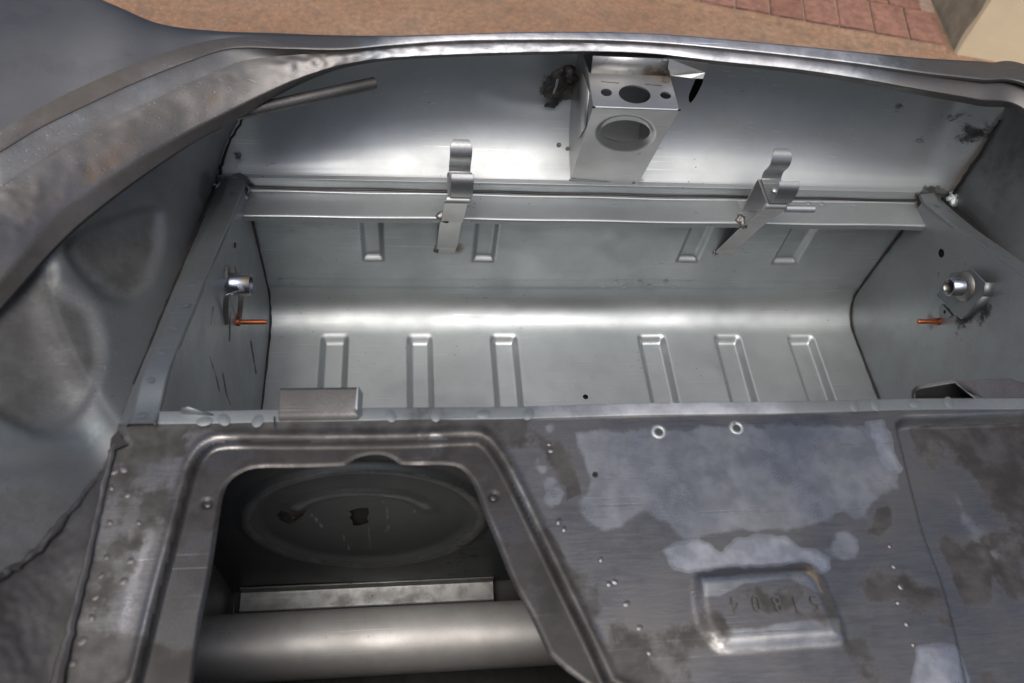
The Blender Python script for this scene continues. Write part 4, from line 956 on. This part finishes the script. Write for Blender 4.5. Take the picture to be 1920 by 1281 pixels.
# burnt, torn patch left of the bracket
pc = PY(1048, 158, .822)
splash('burnt_patch', pc, (0, -1, .1), .017, 'burnt', nose, 51, h=.004, asp=.95)
splash('burnt_patch', PY(1068, 141, .82), (0, -1, .1), .010, 'burnt', nose, 52, h=.006)
splash('burnt_patch', PY(1036, 195, .828), (0, -1, .1), .006, 'burnt', nose, 53, h=.001, asp=1.3)
ribbon('torn_edge', [PY(1045, 148, .818), PY(1043, 160, .816), PY(1038, 175, .818)], np.array([.003, .002, 0]), .001, 'zinc', nose)
# prop rod end hanging under the left of the rim
r0, r1 = PY(440, 214, .70), PY(704, 155.5, .765)
tube('prop_rod', [r0, r0 * .5 + r1 * .5, r1 * .995 + r0 * .005, r1], [.0062, .0062, .0062, .0052], 'rough', CAR, n=18)
# scattered marks on the panel
for (a, b) in ((888, 258), (893, 259), (929, 259)): pass

# ================================================================== the two spring clips on the rail
def spring(x, right):
    wv = ex_ * .0255
    foot = bend([Wd(x, .7475, .8665), Wd(x, .7475, .8555), Wd(x, .716, .768), Wd(x, .6865, .7035), Wd(x, .690, .6985), Wd(x, .734, .6985), Wd(x, .7395, .703), Wd(x, .742, .764)], .004, 5)
    dx = np.linspace(-.009, .004, len(foot))
    b = ribbon('clip_bracket', [p + ex_ * (k if not right else k * .3) for p, k in zip(foot, dx)], wv, .0016, 'bracket', CAR)
    c = [(.6935, .6625), (.6880, .667), (.6865, .680), (.6885, .6925), (.694, .6955), (.727, .6955), (.7325, .6915), (.7335, .684), (.729, .673), (.7285, .664), (.734, .655), (.742, .652)]
    c = smooth_poly(np.array(c), 3, closed=False)
    sp = ribbon('spring_clip', [Wd(x, y, d) + ex_ * .001 for y, d in c], ex_ * .024, .0013, 'clip', b, taper=[1] * (len(c) - 4) + [.97, .9, .8, .62])
    dome('rivet', Wd(x, .711, .6955) + ZV * .0014, (0, 0, 1), .0042, .0018, 'zinc', b)
    splash('weld_bead', Wd(x - .017, .722, .7642), (0, -.4, 1), .0085, 'weld', b, 61 + right, h=.004, asp=.8)
    splash('foot_weld', Wd(x - .022 if not right else x - .016, .7483, .862), (0, -1, 0), .004, 'weld', b, 66 + right, h=.002)
    return b
cl_l = spring(.066, False); cl_r = spring(.4715, True)
cl_l['label'] = 'left spring clip on the rail, seen almost from the front'; cl_r['label'] = 'right spring clip with a short rod at its side'
tube('clip_rod', [Wd(.483, .688, .704), Wd(.5215, .688, .704), Wd(.523, .688, .704)], [.0046, .0046, .0034], 'zinc', cl_r, n=16)

# ================================================================== ground, brick paving, wall
def ground_mat():
    m = bpy.data.materials.new('ochre_concrete'); m.use_nodes = True; nt = m.node_tree; N = nt.nodes; b = N['Principled BSDF']
    g = N.new('ShaderNodeNewGeometry')
    def noise(s, d=6, r=.6):
        n = N.new('ShaderNodeTexNoise'); n.inputs['Scale'].default_value = s; n.inputs['Detail'].default_value = d; n.inputs['Roughness'].default_value = r
        lk(nt, g.outputs['Position'], n.inputs['Vector']); return n.outputs['Fac']
    def rmp(x, stops):
        r = N.new('ShaderNodeValToRGB'); e = r.color_ramp.elements
        e[0].position, e[0].color = stops[0][0], (*stops[0][1], 1); e[1].position, e[1].color = stops[-1][0], (*stops[-1][1], 1)
        for p, c in stops[1:-1]: k = e.new(p); k.color = (*c, 1)
        lk(nt, x, r.inputs[0]); return r.outputs[0]
    def mix(f, a, c, t='MIX'):
        x = N.new('ShaderNodeMix'); x.data_type = 'RGBA'; x.blend_type = t; lk(nt, f, x.inputs[0])
        for s, v in ((6, a), (7, c)):
            if isinstance(v, tuple): x.inputs[s].default_value = (*v, 1)
            else: lk(nt, v, x.inputs[s])
        return x.outputs[2]
    c = rmp(noise(2.2), [(.3, (.24, .135, .082)), (.5, (.30, .18, .112)), (.7, (.34, .225, .15))])
    c = mix(rmp(noise(55, 4), [(.35, (0, 0, 0)), (.7, (.75, .75, .75))]), c, (.16, .085, .05))
    c = mix(rmp(noise(110, 3), [(.56, (0, 0, 0)), (.68, (.8, .8, .8))]), c, (.42, .30, .20))
    c = mix(rmp(noise(18, 5), [(.50, (0, 0, 0)), (.72, (.6, .6, .6))]), c, (.13, .10, .075))
    c = mix(rmp(noise(5, 4), [(.52, (0, 0, 0)), (.7, (.5, .5, .5))]), c, (.17, .125, .095))
    lk(nt, c, b.inputs['Base Color']); b.inputs['Roughness'].default_value = .85
    bp = N.new('ShaderNodeBump'); bp.inputs['Strength'].default_value = .6; bp.inputs['Distance'].default_value = .004
    lk(nt, noise(90, 5), bp.inputs['Height']); lk(nt, bp.outputs[0], b.inputs['Normal'])
    return m
M['ground'] = ground_mat()
M['brick'] = plain('red_brick', (.215, .105, .075), .85, 0, .4, 30, .5); M['brick2'] = plain('red_brick_pale', (.255, .13, .095), .85, 0, .4, 40, .5)
M['mortar'] = plain('mortar', (.33, .24, .18), .9, 0, .3, 60, .5)
M['cream'] = plain('cream_render', (.74, .65, .46), .85, 0, .07, 9, .35); M['cement'] = plain('mossy_cement', (.30, .275, .21), .9, 0, .35, 14, .5)
def G(px, py, z=0.0):
    r = ray(px, py); return ORG + r * ((z - CZ) / r[2])
gs = 60
g = mk('ground', [(-gs, -gs, 0), (gs, -gs, 0), (gs, gs, 0), (-gs, gs, 0)], [(0, 1, 2, 3)], 'ground', None, smooth=False); g['kind'] = 'structure'
A0, A1 = G(1442, 34), G(1770, 92); e1 = A1 - A0; nb = 5; bw = np.linalg.norm(e1) / nb; e1 /= np.linalg.norm(e1)
e2 = np.array([-e1[1], e1[0], 0]); 
if e2[1] < 0: e2 = -e2
bl_ = bw * 1.65
org = A1.copy()
rows, c0_, c1_ = 5, -17, 0
pv = mk('brick_paving', [org + e1 * bw * c0_ - e2 * .0 + ZV * .004, org + e1 * bw * (c1_ + .02) + ZV * .004, org + e1 * bw * (c1_ + .02) + e2 * bl_ * rows + ZV * .004, org + e1 * bw * c0_ + e2 * bl_ * rows + ZV * .004], [(0, 1, 2, 3)], 'mortar', None, smooth=False)
pv['kind'] = 'structure'
jo = .0075
bm_ = []
for kk in range(4):
    V = []; L2, W2 = (bl_ - jo) / 2, (bw - jo) / 2; rg = np.random.default_rng(kk)
    for z, i in ((0, 0), (.009, 0), (.012, .003)):
        for sx, sy in ((-1, -1), (1, -1), (1, 1), (-1, 1)): V.append((sx * (W2 - i) + rg.uniform(-.0012, .0012), sy * (L2 - i) + rg.uniform(-.0012, .0012), z))
    F = [(0, 1, 5, 4), (1, 2, 6, 5), (2, 3, 7, 6), (3, 0, 4, 7), (4, 5, 9, 8), (5, 6, 10, 9), (6, 7, 11, 10), (7, 4, 8, 11), (8, 9, 10, 11)]
    me = bpy.data.meshes.new('brick'); me.from_pydata(V, [], F); me.materials.append(M['brick'] if kk % 2 else M['brick2']); bm_.append(me)
ang = math.atan2(e1[1], e1[0])
for r in range(rows):
    off = .5 if r % 2 else 0
    for c in range(c0_, c1_):
        if off and c == c1_ - 1 and False: continue
        cx_ = org + e1 * bw * (c + .5 + off - (.5 if off else 0) * (1 if c == c1_ - 1 else 1) * (0 if r % 2 == 0 else 1) + (.5 if off else 0)) + e2 * bl_ * (r + .5)
        if off: cx_ = org + e1 * bw * (c + .1) + e2 * bl_ * (r + .5)
        o = bpy.data.objects.new('brick', random.choice(bm_)); COL.objects.link(o); o.parent = pv
        o.matrix_basis = Matrix.LocRotScale(Vector(cx_ + ZV * (.001 + random.uniform(-.001, .001))), Matrix.Rotation(ang + random.uniform(-.008, .008), 3, 'Z').to_quaternion(), Vector((1, 1, 1)))
# broken edge where the ochre screed stops at the bricks
pts = []
for k in np.linspace(0, 1, 90):
    p = org + e1 * bw * c0_ * k; pts.append((p, .006 + .010 * max(0, vnoise(p[None] * 1.0, 9, 5)[0]) + .004 * random.random()))
V = []; F = []
for p, wd in pts: V += [p - e2 * (.012 + wd) + ZV * .0005, p - e2 * wd * .6 + ZV * .0095, p + e2 * (wd * .5 - .004) + ZV * .0100, p + e2 * (wd * .6 + .001) + ZV * .0040]
for i in range(len(pts) - 1):
    for k in range(3): F.append((i * 4 + k, i * 4 + 4 + k, i * 4 + 5 + k, i * 4 + 1 + k))
mk('screed_edge', V, F, 'ground', pv)
V = []; F = []
for i, (p, wd) in enumerate(pts):
    a = .001 + .006 * max(0, vnoise(p[None], 14, 8)[0]); V += [p + e2 * (wd * .6 - .001) + ZV * .0132, p + e2 * (wd * .6 + a) + ZV * .0132]
for i in range(len(pts) - 1): F.append((i * 2, i * 2 + 1, i * 2 + 3, i * 2 + 2))
mk('crack', V, F, 'under', pv)
# wall corner
Wc = G(1792, 103); Wl = G(1746, 0); wdir = Wl - Wc; wdir /= np.linalg.norm(wdir)
Wr = G(1900, 122); fdir = Wr - Wc; fdir /= np.linalg.norm(fdir)
wall = bpy.data.objects.new('rendered_wall', None); COL.objects.link(wall); wall.location = Vector(Wc)
wall['kind'] = 'thing'; wall['label'] = 'cream rendered wall corner with a bare cement side, beside the brick paving'; wall['category'] = 'wall'
def wpanel(name, d, L, mat, off, seed, amp):
    n, m = 60, 60; u = np.linspace(0, L, n); v = np.linspace(0, 2.6, m); nn = off / np.linalg.norm(off)
    V = Wc + d * u[:, None, None] + ZV * v[None, :, None]
    V = V + nn * (vnoise(V, 6, seed).reshape(n, m) * amp)[..., None]
    o = mk(name, V.reshape(-1, 3), gridfaces(n, m), mat, None); o.parent = wall; o.matrix_parent_inverse = Matrix.Translation(-wall.location); return o
wpanel('cream_face', fdir, 3.0, 'cream', np.array([-fdir[1], fdir[0], 0]), 3, .004)
wpanel('cement_face', wdir, 2.0, 'cement', np.array([-wdir[1], wdir[0], 0]), 5, .006)
tp = Wc + ZV * 2.6
mk('wall_top', [tp, tp + fdir * 3, tp + fdir * 3 + wdir * 2, tp + wdir * 2], [(0, 1, 2, 3)], 'cream', None).parent = wall
wall.children[-1].matrix_parent_inverse = Matrix.Translation(-wall.location)
V = []; F = []
for k in np.linspace(0, 2.6, 70): 
    j = .012 * vnoise(np.array([[k, 0, 0]]), 12, 4)[0]; V += [Wc + ZV * k - fdir * .003 - wdir * .003, Wc + ZV * k + wdir * (.018 + j) + np.array([-.003, 0, 0]) ]
for i in range(69): F.append((2 * i, 2 * i + 2, 2 * i + 3, 2 * i + 1))
mk('render_edge', V, F, 'cream', None).parent = wall
for ch in wall.children: ch.matrix_parent_inverse = Matrix.Translation(-wall.location)
